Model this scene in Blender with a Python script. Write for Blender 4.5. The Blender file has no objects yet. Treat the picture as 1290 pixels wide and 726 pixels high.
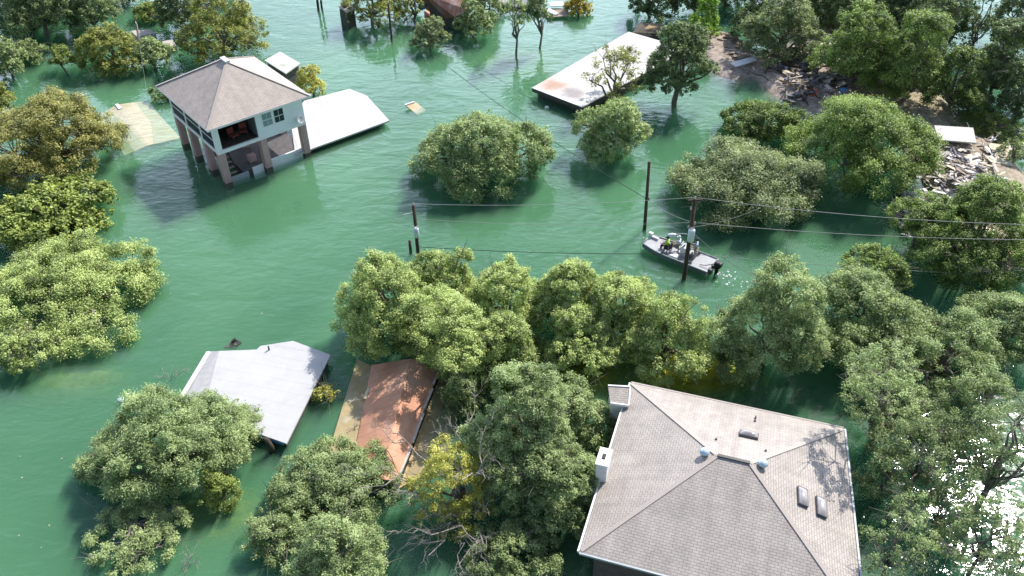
import bpy, math, random
import numpy as np
from mathutils import Vector, Matrix

# ------------------------------------------------------------------ camera, world, sun, exposure
SC = bpy.context.scene
COL = SC.collection
F, PITCH, ROLL, H = 1100.0, math.radians(39.0), math.radians(1.0), 40.0
SUN_AZ, SUN_EL = math.radians(41.0), math.radians(46.0)      # azimuth measured from +Y towards +X

cam_d = bpy.data.cameras.new('camera')
cam = bpy.data.objects.new('camera', cam_d)
COL.objects.link(cam)
SC.camera = cam
cam_d.sensor_width = 36.0
cam_d.lens = F / 1290.0 * 36.0
cam_d.clip_start = 0.5
cam_d.clip_end = 5000.0
sd, cd, sr, cr_ = math.sin(PITCH), math.cos(PITCH), math.sin(ROLL), math.cos(ROLL)
FWD = Vector((0, cd, -sd))
DN0 = Vector((0, -sd, -cd))
IR = cr_ * Vector((1, 0, 0)) + sr * DN0
ID = -sr * Vector((1, 0, 0)) + cr_ * DN0
cm = Matrix.Identity(4)
for i in range(3):
    cm[i][0] = IR[i]; cm[i][1] = -ID[i]; cm[i][2] = -FWD[i]
cm[2][3] = H
cam.matrix_world = cm

world = bpy.data.worlds.new('World')
SC.world = world
world.use_nodes = True
wn = world.node_tree
sky = wn.nodes.new('ShaderNodeTexSky')
sky.sky_type = 'NISHITA'
sky.sun_disc = False
sky.sun_elevation = SUN_EL
sky.sun_rotation = SUN_AZ
sky.air_density = 1.0
sky.dust_density = 1.2
# haze and cloud added low out of view to brighten the water, blue overhead
tcw = wn.nodes.new('ShaderNodeTexCoord'); sxyz = wn.nodes.new('ShaderNodeSeparateXYZ')
wn.links.new(tcw.outputs['Generated'], sxyz.inputs[0])
hz_ = wn.nodes.new('ShaderNodeMapRange'); hz_.interpolation_type = 'SMOOTHSTEP'
hz_.inputs[1].default_value = .25; hz_.inputs[2].default_value = .80; hz_.inputs[3].default_value = .9; hz_.inputs[4].default_value = .0
wn.links.new(sxyz.outputs[2], hz_.inputs[0])
cn = wn.nodes.new('ShaderNodeTexNoise'); cn.inputs['Scale'].default_value = 3.2; cn.inputs['Detail'].default_value = 6; cn.inputs['Distortion'].default_value = .5
wn.links.new(tcw.outputs['Generated'], cn.inputs['Vector'])
cr2 = wn.nodes.new('ShaderNodeMapRange'); cr2.inputs[1].default_value = .38; cr2.inputs[2].default_value = .62; cr2.inputs[3].default_value = .5; cr2.inputs[4].default_value = 1.0
wn.links.new(cn.outputs[0], cr2.inputs[0])
cm_ = wn.nodes.new('ShaderNodeMath'); cm_.operation = 'MULTIPLY'
az_ = wn.nodes.new('ShaderNodeMapRange'); az_.interpolation_type = 'SMOOTHSTEP'       # brightest on the sun's side
az_.inputs[1].default_value = .1; az_.inputs[2].default_value = .75; az_.inputs[3].default_value = .06; az_.inputs[4].default_value = 1.0
wn.links.new(sxyz.outputs[1], az_.inputs[0])
am_ = wn.nodes.new('ShaderNodeMath'); am_.operation = 'MULTIPLY'
wn.links.new(hz_.outputs[0], am_.inputs[0]); wn.links.new(az_.outputs[0], am_.inputs[1])
wn.links.new(am_.outputs[0], cm_.inputs[0]); wn.links.new(cr2.outputs[0], cm_.inputs[1])
cmx = wn.nodes.new('ShaderNodeMix'); cmx.data_type = 'RGBA'
cmx.inputs[7].default_value = (28.0, 33.0, 42.0, 1)
wn.links.new(cm_.outputs[0], cmx.inputs[0]); wn.links.new(sky.outputs[0], cmx.inputs[6])
wn.links.new(cmx.outputs[2], wn.nodes['Background'].inputs[0])
wn.nodes['Background'].inputs[1].default_value = 0.125

sun_d = bpy.data.lights.new('sun', 'SUN')
sun_d.energy = 5.0
sun_d.angle = math.radians(0.5)
sun_d.color = (1.0, 0.955, 0.88)
sun = bpy.data.objects.new('sun', sun_d)
COL.objects.link(sun)
sdir = Vector((math.sin(SUN_AZ) * math.cos(SUN_EL), math.cos(SUN_AZ) * math.cos(SUN_EL), math.sin(SUN_EL)))
sun.rotation_euler = sdir.to_track_quat('Z', 'Y').to_euler()
sun.location = sdir * 200

SC.view_settings.view_transform = 'Standard'
SC.view_settings.look = 'None'
SC.view_settings.exposure = 0.35
SC.view_settings.gamma = 1.0
SC.view_settings.use_curve_mapping = False
try:
    SC.cycles.transparent_max_bounces = 24
    SC.cycles.max_bounces = 7
    SC.cycles.caustics_reflective = False
    SC.cycles.caustics_refractive = False
    SC.cycles.use_denoising = True
except Exception:
    pass

# ------------------------------------------------------------------ survey helpers (pixel of the 1290 px survey <-> place)
def ray(u, v):
    return FWD + IR * ((u - 645.0) / F) + ID * ((v - 363.0) / F)

def P(u, v, z=0.0):
    r = ray(u, v)
    t = (z - H) / r.z
    return Vector((r.x * t, r.y * t, z))

def proj(p):
    q = Vector((p[0], p[1], p[2] - H))
    zc = q.dot(FWD)
    return 645.0 + F * q.dot(IR) / zc, 363.0 + F * q.dot(ID) / zc

def depth(p):
    return Vector((p[0], p[1], p[2] - H)).dot(FWD)

def on_plane(u, v, p0, n):
    r = ray(u, v)
    t = (Vector(p0) - Vector((0, 0, H))).dot(n) / r.dot(n)
    return Vector((0, 0, H)) + r * t

def solve_z(x, y, v_target):
    lo, hi = -1.0, 25.0
    for _ in range(40):
        m = (lo + hi) / 2
        if proj((x, y, m))[1] > v_target: lo = m
        else: hi = m
    return lo

# ------------------------------------------------------------------ materials
def new_mat(name):
    m = bpy.data.materials.new(name)
    m.use_nodes = True
    nt = m.node_tree
    nt.nodes.clear()
    return m, nt

def N(nt, t, **kw):
    n = nt.nodes.new(t)
    for k, v in kw.items():
        setattr(n, k, v)
    return n

def mat(name, c1, c2=None, rough=0.7, scale=3.0, detail=6.0, bump=0.0, bscale=20.0, metal=0.0, spec=0.4,
        coords='Object', lo=0.35, hi=0.65, stretch=(1, 1, 1), stain=None, stain_scale=0.6, stain_lo=0.55, stain_hi=0.7):
    m, nt = new_mat(name)
    out = N(nt, 'ShaderNodeOutputMaterial'); b = N(nt, 'ShaderNodeBsdfPrincipled')
    nt.links.new(b.outputs[0], out.inputs[0])
    b.inputs['Roughness'].default_value = rough
    b.inputs['Metallic'].default_value = metal
    b.inputs['Specular IOR Level'].default_value = spec
    tc = N(nt, 'ShaderNodeTexCoord'); mp = N(nt, 'ShaderNodeMapping')
    mp.inputs['Scale'].default_value = stretch
    nt.links.new(tc.outputs[coords], mp.inputs[0])
    if c2 is None:
        c2 = tuple(x * 0.8 for x in c1)
    no = N(nt, 'ShaderNodeTexNoise')
    no.inputs['Scale'].default_value = scale; no.inputs['Detail'].default_value = detail
    no.inputs['Roughness'].default_value = 0.65
    nt.links.new(mp.outputs[0], no.inputs['Vector'])
    rp = N(nt, 'ShaderNodeValToRGB')
    rp.color_ramp.elements[0].position = lo; rp.color_ramp.elements[1].position = hi
    rp.color_ramp.elements[0].color = (*c2, 1); rp.color_ramp.elements[1].color = (*c1, 1)
    nt.links.new(no.outputs[0], rp.inputs[0])
    col = rp.outputs[0]
    if stain:
        n2 = N(nt, 'ShaderNodeTexNoise'); n2.inputs['Scale'].default_value = stain_scale; n2.inputs['Detail'].default_value = 8
        nt.links.new(mp.outputs[0], n2.inputs['Vector'])
        r2 = N(nt, 'ShaderNodeMapRange'); r2.inputs[1].default_value = stain_lo; r2.inputs[2].default_value = stain_hi
        nt.links.new(n2.outputs[0], r2.inputs[0])
        mx = N(nt, 'ShaderNodeMix', data_type='RGBA'); mx.inputs[7].default_value = (*stain, 1)
        nt.links.new(r2.outputs[0], mx.inputs[0]); nt.links.new(col, mx.inputs[6])
        col = mx.outputs[2]
    nt.links.new(col, b.inputs['Base Color'])
    if bump:
        n3 = N(nt, 'ShaderNodeTexNoise'); n3.inputs['Scale'].default_value = bscale; n3.inputs['Detail'].default_value = 5
        nt.links.new(mp.outputs[0], n3.inputs['Vector'])
        bp = N(nt, 'ShaderNodeBump'); bp.inputs['Strength'].default_value = 1.0; bp.inputs['Distance'].default_value = bump
        nt.links.new(n3.outputs[0], bp.inputs['Height']); nt.links.new(bp.outputs[0], b.inputs['Normal'])
    return m

def shingle_mat(name, c1, c2, mortar, bw=0.32, rh=0.145, var=0.25):
    m, nt = new_mat(name)
    out = N(nt, 'ShaderNodeOutputMaterial'); b = N(nt, 'ShaderNodeBsdfPrincipled')
    nt.links.new(b.outputs[0], out.inputs[0])
    b.inputs['Roughness'].default_value = 0.9
    b.inputs['Specular IOR Level'].default_value = 0.2
    uv = N(nt, 'ShaderNodeTexCoord')
    br = N(nt, 'ShaderNodeTexBrick')
    br.inputs['Color1'].default_value = (*c1, 1); br.inputs['Color2'].default_value = (*c2, 1); br.inputs['Mortar'].default_value = (*mortar, 1)
    br.inputs['Scale'].default_value = 1.0; br.inputs['Mortar Size'].default_value = 0.012; br.inputs['Mortar Smooth'].default_value = 0.3
    br.inputs['Brick Width'].default_value = bw; br.inputs['Row Height'].default_value = rh; br.inputs['Bias'].default_value = 0.0
    nt.links.new(uv.outputs['UV'], br.inputs['Vector'])
    no = N(nt, 'ShaderNodeTexNoise'); no.inputs['Scale'].default_value = 0.7; no.inputs['Detail'].default_value = 9; no.inputs['Roughness'].default_value = 0.75
    nt.links.new(uv.outputs['UV'], no.inputs['Vector'])
    mr = N(nt, 'ShaderNodeMapRange'); mr.inputs[1].default_value = 0.3; mr.inputs[2].default_value = 0.7
    mr.inputs[3].default_value = 1 - var; mr.inputs[4].default_value = 1 + var
    nt.links.new(no.outputs[0], mr.inputs[0])
    ms = N(nt, 'ShaderNodeMapping'); ms.inputs['Scale'].default_value = (1.6, .16, 1); nt.links.new(uv.outputs['UV'], ms.inputs[0])
    n4 = N(nt, 'ShaderNodeTexNoise'); n4.inputs['Scale'].default_value = 1.4; n4.inputs['Detail'].default_value = 7; nt.links.new(ms.outputs[0], n4.inputs['Vector'])
    m4 = N(nt, 'ShaderNodeMapRange'); m4.inputs[1].default_value = .3; m4.inputs[2].default_value = .7; m4.inputs[3].default_value = 1 - var * .55; m4.inputs[4].default_value = 1 + var * .55
    nt.links.new(n4.outputs[0], m4.inputs[0])
    m5 = N(nt, 'ShaderNodeMath', operation='MULTIPLY'); nt.links.new(mr.outputs[0], m5.inputs[0]); nt.links.new(m4.outputs[0], m5.inputs[1])
    mx = N(nt, 'ShaderNodeMix', data_type='RGBA', blend_type='MULTIPLY'); mx.inputs[0].default_value = 1
    nt.links.new(br.outputs[0], mx.inputs[6]); nt.links.new(m5.outputs[0], mx.inputs[7])
    nt.links.new(mx.outputs[2], b.inputs['Base Color'])
    bp = N(nt, 'ShaderNodeBump'); bp.inputs['Strength'].default_value = 1; bp.inputs['Distance'].default_value = 0.02
    bp.invert = True
    nt.links.new(br.outputs['Fac'], bp.inputs['Height']); nt.links.new(bp.outputs[0], b.inputs['Normal'])
    return m

def seam_mat(name, c1, c2, spacing=0.45, rough=0.5, stain=None, horiz=True, slo=0.55, shi=0.75, sscale=0.35, seam=0.015, metal=0.0, dirt=.16, patches=()):
    """standing seam / corrugated sheet in metres of surface UV"""
    m, nt = new_mat(name)
    out = N(nt, 'ShaderNodeOutputMaterial'); b = N(nt, 'ShaderNodeBsdfPrincipled')
    nt.links.new(b.outputs[0], out.inputs[0])
    b.inputs['Roughness'].default_value = rough; b.inputs['Metallic'].default_value = metal
    b.inputs['Specular IOR Level'].default_value = 0.3
    tc = N(nt, 'ShaderNodeTexCoord')
    wv = N(nt, 'ShaderNodeTexWave', wave_type='BANDS', bands_direction='X' if horiz else 'Y', wave_profile='SIN')
    wv.inputs['Scale'].default_value = 0.3142 / spacing
    wv.inputs['Distortion'].default_value = 0.0
    nt.links.new(tc.outputs['UV'], wv.inputs['Vector'])
    pw = N(nt, 'ShaderNodeMath', operation='POWER'); pw.inputs[1].default_value = 12
    nt.links.new(wv.outputs['Fac'], pw.inputs[0])
    no = N(nt, 'ShaderNodeTexNoise'); no.inputs['Scale'].default_value = 0.8; no.inputs['Detail'].default_value = 8; no.inputs['Roughness'].default_value = 0.7
    nt.links.new(tc.outputs['Object'], no.inputs['Vector'])
    rp = N(nt, 'ShaderNodeValToRGB')
    rp.color_ramp.elements[0].position = .35; rp.color_ramp.elements[1].position = .65
    rp.color_ramp.elements[0].color = (*c2, 1); rp.color_ramp.elements[1].color = (*c1, 1)
    nt.links.new(no.outputs[0], rp.inputs[0])
    col = rp.outputs[0]
    if stain:
        n2 = N(nt, 'ShaderNodeTexNoise'); n2.inputs['Scale'].default_value = sscale; n2.inputs['Detail'].default_value = 9; n2.inputs['Roughness'].default_value = .65
        nt.links.new(tc.outputs['Object'], n2.inputs['Vector'])
        r2 = N(nt, 'ShaderNodeMapRange'); r2.inputs[1].default_value = slo; r2.inputs[2].default_value = shi
        nt.links.new(n2.outputs[0], r2.inputs[0])
        mx = N(nt, 'ShaderNodeMix', data_type='RGBA'); mx.inputs[7].default_value = (*stain, 1)
        nt.links.new(r2.outputs[0], mx.inputs[0]); nt.links.new(col, mx.inputs[6])
        col = mx.outputs[2]
    for (px_, py_, pr_, pc_) in patches:      # a patch with a place and an edge of its own
        ge = N(nt, 'ShaderNodeNewGeometry'); vd_ = N(nt, 'ShaderNodeVectorMath', operation='DISTANCE'); vd_.inputs[1].default_value = (px_, py_, .95)
        nt.links.new(ge.outputs['Position'], vd_.inputs[0])
        n5 = N(nt, 'ShaderNodeTexNoise'); n5.inputs['Scale'].default_value = .55; n5.inputs['Detail'].default_value = 7; nt.links.new(ge.outputs['Position'], n5.inputs['Vector'])
        ad = N(nt, 'ShaderNodeMath', operation='MULTIPLY_ADD'); ad.inputs[1].default_value = pr_ * 1.6
        nt.links.new(n5.outputs[0], ad.inputs[0]); nt.links.new(vd_.outputs['Value'], ad.inputs[2])
        r5 = N(nt, 'ShaderNodeMapRange'); r5.inputs[1].default_value = pr_ * 1.25; r5.inputs[2].default_value = pr_ * 1.95; r5.inputs[3].default_value = .7; r5.inputs[4].default_value = 0
        nt.links.new(ad.outputs[0], r5.inputs[0])
        m6 = N(nt, 'ShaderNodeMix', data_type='RGBA'); m6.inputs[7].default_value = (*pc_, 1)
        nt.links.new(r5.outputs[0], m6.inputs[0]); nt.links.new(col, m6.inputs[6]); col = m6.outputs[2]
    sm = N(nt, 'ShaderNodeMath', operation='MULTIPLY'); sm.inputs[1].default_value = dirt
    nt.links.new(pw.outputs[0], sm.inputs[0])
    md = N(nt, 'ShaderNodeMix', data_type='RGBA', blend_type='MULTIPLY'); md.inputs[7].default_value = (.35, .33, .31, 1)
    nt.links.new(sm.outputs[0], md.inputs[0]); nt.links.new(col, md.inputs[6])
    nt.links.new(md.outputs[2], b.inputs['Base Color'])
    bp = N(nt, 'ShaderNodeBump'); bp.inputs['Strength'].default_value = 1; bp.inputs['Distance'].default_value = seam
    nt.links.new(pw.outputs[0], bp.inputs['Height']); nt.links.new(bp.outputs[0], b.inputs['Normal'])
    return m

def leaf_mat(name, dark, mid, light, trans=0.24):
    m, nt = new_mat(name)
    out = N(nt, 'ShaderNodeOutputMaterial'); b = N(nt, 'ShaderNodeBsdfPrincipled')
    at = N(nt, 'ShaderNodeAttribute', attribute_name='tint')
    rp = N(nt, 'ShaderNodeValToRGB')
    e = rp.color_ramp.elements
    e[0].position = 0.0; e[0].color = (*dark, 1)
    e[1].position = 1.0; e[1].color = (*light, 1)
    k = e.new(0.5); k.color = (*mid, 1)
    nt.links.new(at.outputs['Fac'], rp.inputs[0])
    nt.links.new(rp.outputs[0], b.inputs['Base Color'])
    b.inputs['Roughness'].default_value = 0.55
    b.inputs['Specular IOR Level'].default_value = 0.35
    tr = N(nt, 'ShaderNodeBsdfTranslucent')
    hs = N(nt, 'ShaderNodeMix', data_type='RGBA', blend_type='MULTIPLY'); hs.inputs[0].default_value = 1
    hs.inputs[7].default_value = (1.15, 1.25, 0.55, 1)
    nt.links.new(rp.outputs[0], hs.inputs[6]); nt.links.new(hs.outputs[2], tr.inputs[0])
    mx = N(nt, 'ShaderNodeMixShader'); mx.inputs[0].default_value = trans
    nt.links.new(b.outputs[0], mx.inputs[1]); nt.links.new(tr.outputs[0], mx.inputs[2])
    nt.links.new(mx.outputs[0], out.inputs[0])
    return m

M = {}
M['oak'] = leaf_mat('oak_leaves', (0.085, 0.130, 0.042), (0.300, 0.385, 0.155), (0.500, 0.585, 0.275))
M['lightoak'] = leaf_mat('light_oak_leaves', (0.130, 0.180, 0.045), (0.430, 0.525, 0.175), (0.630, 0.700, 0.290))
M['dark'] = leaf_mat('dark_leaves', (0.040, 0.070, 0.025), (0.170, 0.240, 0.095), (0.340, 0.420, 0.180))
M['juniper'] = leaf_mat('juniper_leaves', (0.055, 0.095, 0.020), (0.220, 0.310, 0.080), (0.430, 0.530, 0.160))
M['bright'] = leaf_mat('bright_leaves', (0.075, 0.115, 0.022), (0.270, 0.340, 0.075), (0.500, 0.560, 0.160))
M['lime'] = leaf_mat('lime_leaves', (0.080, 0.150, 0.012), (0.250, 0.430, 0.035), (0.450, 0.660, 0.090))
M['yellow'] = leaf_mat('yellow_leaves', (0.260, 0.260, 0.050), (0.560, 0.540, 0.110), (0.740, 0.700, 0.200))
M['gold'] = leaf_mat('gold_leaves', (0.200, 0.160, 0.020), (0.420, 0.330, 0.040), (0.600, 0.480, 0.080))
M['brown'] = leaf_mat('brown_leaves', (0.075, 0.080, 0.020), (0.300, 0.300, 0.085), (0.520, 0.480, 0.160))
M['yelgreen'] = leaf_mat('yellow_green_leaves', (0.085, 0.100, 0.020), (0.280, 0.310, 0.065), (0.500, 0.500, 0.130))
M['pale'] = leaf_mat('pale_leaves', (0.100, 0.130, 0.055), (0.310, 0.370, 0.175), (0.500, 0.560, 0.300))
M['bark'] = mat('bark', (.24, .21, .175), (.11, .095, .075), rough=.9, scale=4, stretch=(1, 1, .25), bump=.02, bscale=12)
M['deadwood'] = mat('dead_wood', (.42, .38, .34), (.22, .19, .165), rough=.9, scale=6)
M['pole'] = mat('pole_wood', (.085, .06, .045), (.045, .03, .022), rough=.9, scale=5, stretch=(1, 1, .15))
M['palewood'] = mat('pale_pole_wood', (.30, .27, .22), (.16, .14, .11), rough=.9, scale=5, stretch=(1, 1, .15))
M['wire'] = mat('wire', (.30, .31, .31), (.22, .22, .22), rough=.5)
M['darkwire'] = mat('dark_wire', (.04, .045, .045), (.03, .03, .03), rough=.6)
M['shingle_big'] = shingle_mat('taupe_shingles', (.445, .396, .36), (.40, .355, .322), (.31, .277, .252), var=.17)
M['shingle_small'] = shingle_mat('mauve_shingles', (.50, .43, .385), (.44, .38, .34), (.33, .285, .26), rh=.15, var=.14)
M['ridgecap'] = mat('ridge_cap_shingles', (.45, .395, .355), (.40, .35, .315), rough=.9, scale=8)
M['white'] = mat('white_paint', (.84, .84, .85), (.76, .76, .77), rough=.6, scale=1.5)
M['siding'] = seam_mat('white_siding', (.86, .87, .90), (.80, .81, .84), spacing=.18, horiz=False, seam=.012, rough=.6)
M['whiteroof'] = seam_mat('white_roll_roofing', (.48, .475, .478), (.435, .43, .435), spacing=.95, seam=.003, rough=.8, dirt=.05, stain=(.40, .385, .37), slo=.55, shi=.85)
M['whitemetal'] = seam_mat('white_metal_roof', (.53, .515, .495), (.47, .455, .44), spacing=.6, seam=.012, rough=.6, stain=(.40, .36, .32), slo=.55, shi=.85)
_r0, _r1 = P(700, 107, .95), P(722, 117, .95)
M['rustroof'] = seam_mat('rust_stained_white_roof', (.58, .555, .53), (.51, .485, .46), spacing=.7, seam=.01, rough=.75, patches=((_r0.x, _r0.y, 1.6, (.36, .17, .085)), (_r1.x, _r1.y, 1.4, (.20, .16, .17))))  # one rust patch and one dark grey patch
M['redroof'] = seam_mat('red_oxide_roof', (.60, .305, .195), (.49, .24, .15), spacing=.9, seam=.006, rough=.8, stain=(.64, .40, .28), slo=.5, shi=.75)
M['tanroof'] = mat('silted_roof', (.62, .43, .24), (.46, .32, .17), rough=.9, scale=1.2, stain=(.62, .52, .40), stain_scale=.9)
M['palesilt'] = mat('pale_silted_roof', (.62, .49, .31), (.50, .395, .25), rough=.9, scale=.8)
M['rusty'] = seam_mat('rusty_sheet', (.33, .17, .12), (.20, .10, .075), spacing=.5, seam=.03, rough=.8, stain=(.42, .36, .33), slo=.5, shi=.7, sscale=.5)
M['greyroof'] = mat('grey_sheet', (.52, .52, .47), (.42, .42, .39), rough=.7, scale=1.0, stain=(.28, .3, .2))
M['brickpink'] = shingle_mat('pink_brick', (.62, .385, .365), (.53, .315, .30), (.56, .45, .43), bw=.22, rh=.08, var=.18)
M['stain'] = mat('waterline_stain', (.13, .105, .085), (.08, .07, .055), rough=.9)
M['brick'] = shingle_mat('eave_shade_brick', (.14, .105, .085), (.11, .08, .065), (.16, .15, .14), bw=.22, rh=.08)  # the dark under the eave is put into the brick colour
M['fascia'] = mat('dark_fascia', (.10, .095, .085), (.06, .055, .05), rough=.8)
M['darkmetal'] = mat('dark_metal', (.10, .105, .12), (.07, .072, .08), rough=.45)
M['glassdark'] = mat('dark_window_glass', (.03, .045, .06), (.02, .03, .04), rough=.15, spec=.35)
M['screen'] = mat('insect_screen', (.035, .05, .065), (.022, .032, .042), rough=.6, spec=.1)
M['glasspale'] = mat('pale_window_glass', (.25, .33, .36), (.18, .24, .27), rough=.1, spec=.6)
M['skyl'] = mat('skylight_dome', (.40, .37, .37), (.34, .31, .31), rough=.12, spec=.7)
M['dome'] = mat('galvanised_dome', (.50, .60, .68), (.42, .52, .60), rough=.35, metal=.3)
M['deck'] = mat('shaded_deck_boards', (.12, .11, .115), (.075, .07, .072), rough=.85, scale=2)  # shade under the raised house put into the boards' colour
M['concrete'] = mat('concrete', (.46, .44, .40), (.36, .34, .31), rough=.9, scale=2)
M['interior'] = mat('dim_interior_wall', (.13, .145, .16), (.10, .11, .125), rough=.8)  # dimness of the porch recess put into the wall colour
M['redcloth'] = mat('dimmed_red_cushion', (.22, .045, .04), (.16, .035, .03), rough=.9)  # red darkened to stand in for the porch's shade
M['black'] = mat('black_plastic', (.02, .02, .022), (.014, .014, .016), rough=.4)
M['hull'] = mat('hull_paint', (.17, .20, .23), (.12, .145, .17), rough=.4)
M['boatfloor'] = mat('boat_floor', (.43, .43, .445), (.35, .35, .365), rough=.8, scale=3)
M['grey'] = mat('grey_paint', (.40, .42, .44), (.33, .35, .37), rough=.5)
M['transformer'] = mat('transformer_paint', (.62, .68, .74), (.55, .61, .67), rough=.4)
M['lime_vest'] = mat('hi_vis_vest', (.42, .72, .08), (.36, .64, .06), rough=.8)
M['shirtwhite'] = mat('white_shirt', (.62, .66, .74), (.54, .58, .66), rough=.9)
M['shirtblue'] = mat('pale_blue_shirt', (.40, .48, .62), (.34, .41, .54), rough=.9)
M['navy'] = mat('dark_trousers', (.035, .04, .06), (.025, .03, .045), rough=.9)
M['khaki'] = mat('khaki_trousers', (.42, .36, .28), (.35, .3, .23), rough=.9)
M['skin'] = mat('skin', (.48, .30, .22), (.42, .26, .19), rough=.6)
M['hair'] = mat('dark_hair', (.03, .022, .018), (.02, .015, .012), rough=.7)
M['blue'] = mat('blue_plastic', (.06, .28, .62), (.05, .22, .5), rough=.4)
M['teal'] = mat('pale_teal_tank', (.45, .60, .64), (.34, .48, .53), rough=.4)
M['orange'] = mat('orange_plastic', (.62, .16, .08), (.5, .12, .06), rough=.6)
M['plank'] = mat('weathered_plank', (.36, .29, .23), (.22, .175, .14), rough=.9, scale=3)
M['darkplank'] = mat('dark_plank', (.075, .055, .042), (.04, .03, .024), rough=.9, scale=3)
M['greystrip'] = mat('grey_strip', (.44, .43, .43), (.36, .35, .35), rough=.8)
M['rubble'] = mat('pale_rubble', (.58, .52, .475), (.42, .37, .335), rough=.9, scale=2)
M['whitesheet'] = mat('white_sheet', (.76, .76, .77), (.66, .66, .67), rough=.7, scale=1.2)
M['beige'] = mat('beige_sheet', (.66, .58, .42), (.55, .48, .35), rough=.8)
M['greyblue'] = mat('grey_rubble', (.22, .22, .25), (.12, .12, .14), rough=.9)
M['foam'] = mat('foam', (.8, .84, .84), (.7, .75, .75), rough=.6)
M['yellowplank'] = mat('fresh_plank', (.55, .38, .18), (.42, .28, .13), rough=.8)

# ------------------------------------------------------------------ building helpers
ROOTLOC = {}

def tag(o, label, cat, group=None, kind=None):
    if label: o['label'] = label
    if cat: o['category'] = cat
    if group: o['group'] = group
    if kind: o['kind'] = kind
    return o

def thing(name, loc, label, cat, group=None):
    o = bpy.data.objects.new(name, None)
    o.empty_display_size = 0.5
    COL.objects.link(o)
    o.location = loc
    ROOTLOC[o] = Vector(loc)
    return tag(o, label, cat, group)

def link(name, me, parent):
    o = bpy.data.objects.new(name, me)
    COL.objects.link(o)
    if parent is not None:
        o.parent = parent
        ROOTLOC[o] = ROOTLOC[parent]
    return o

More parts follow.
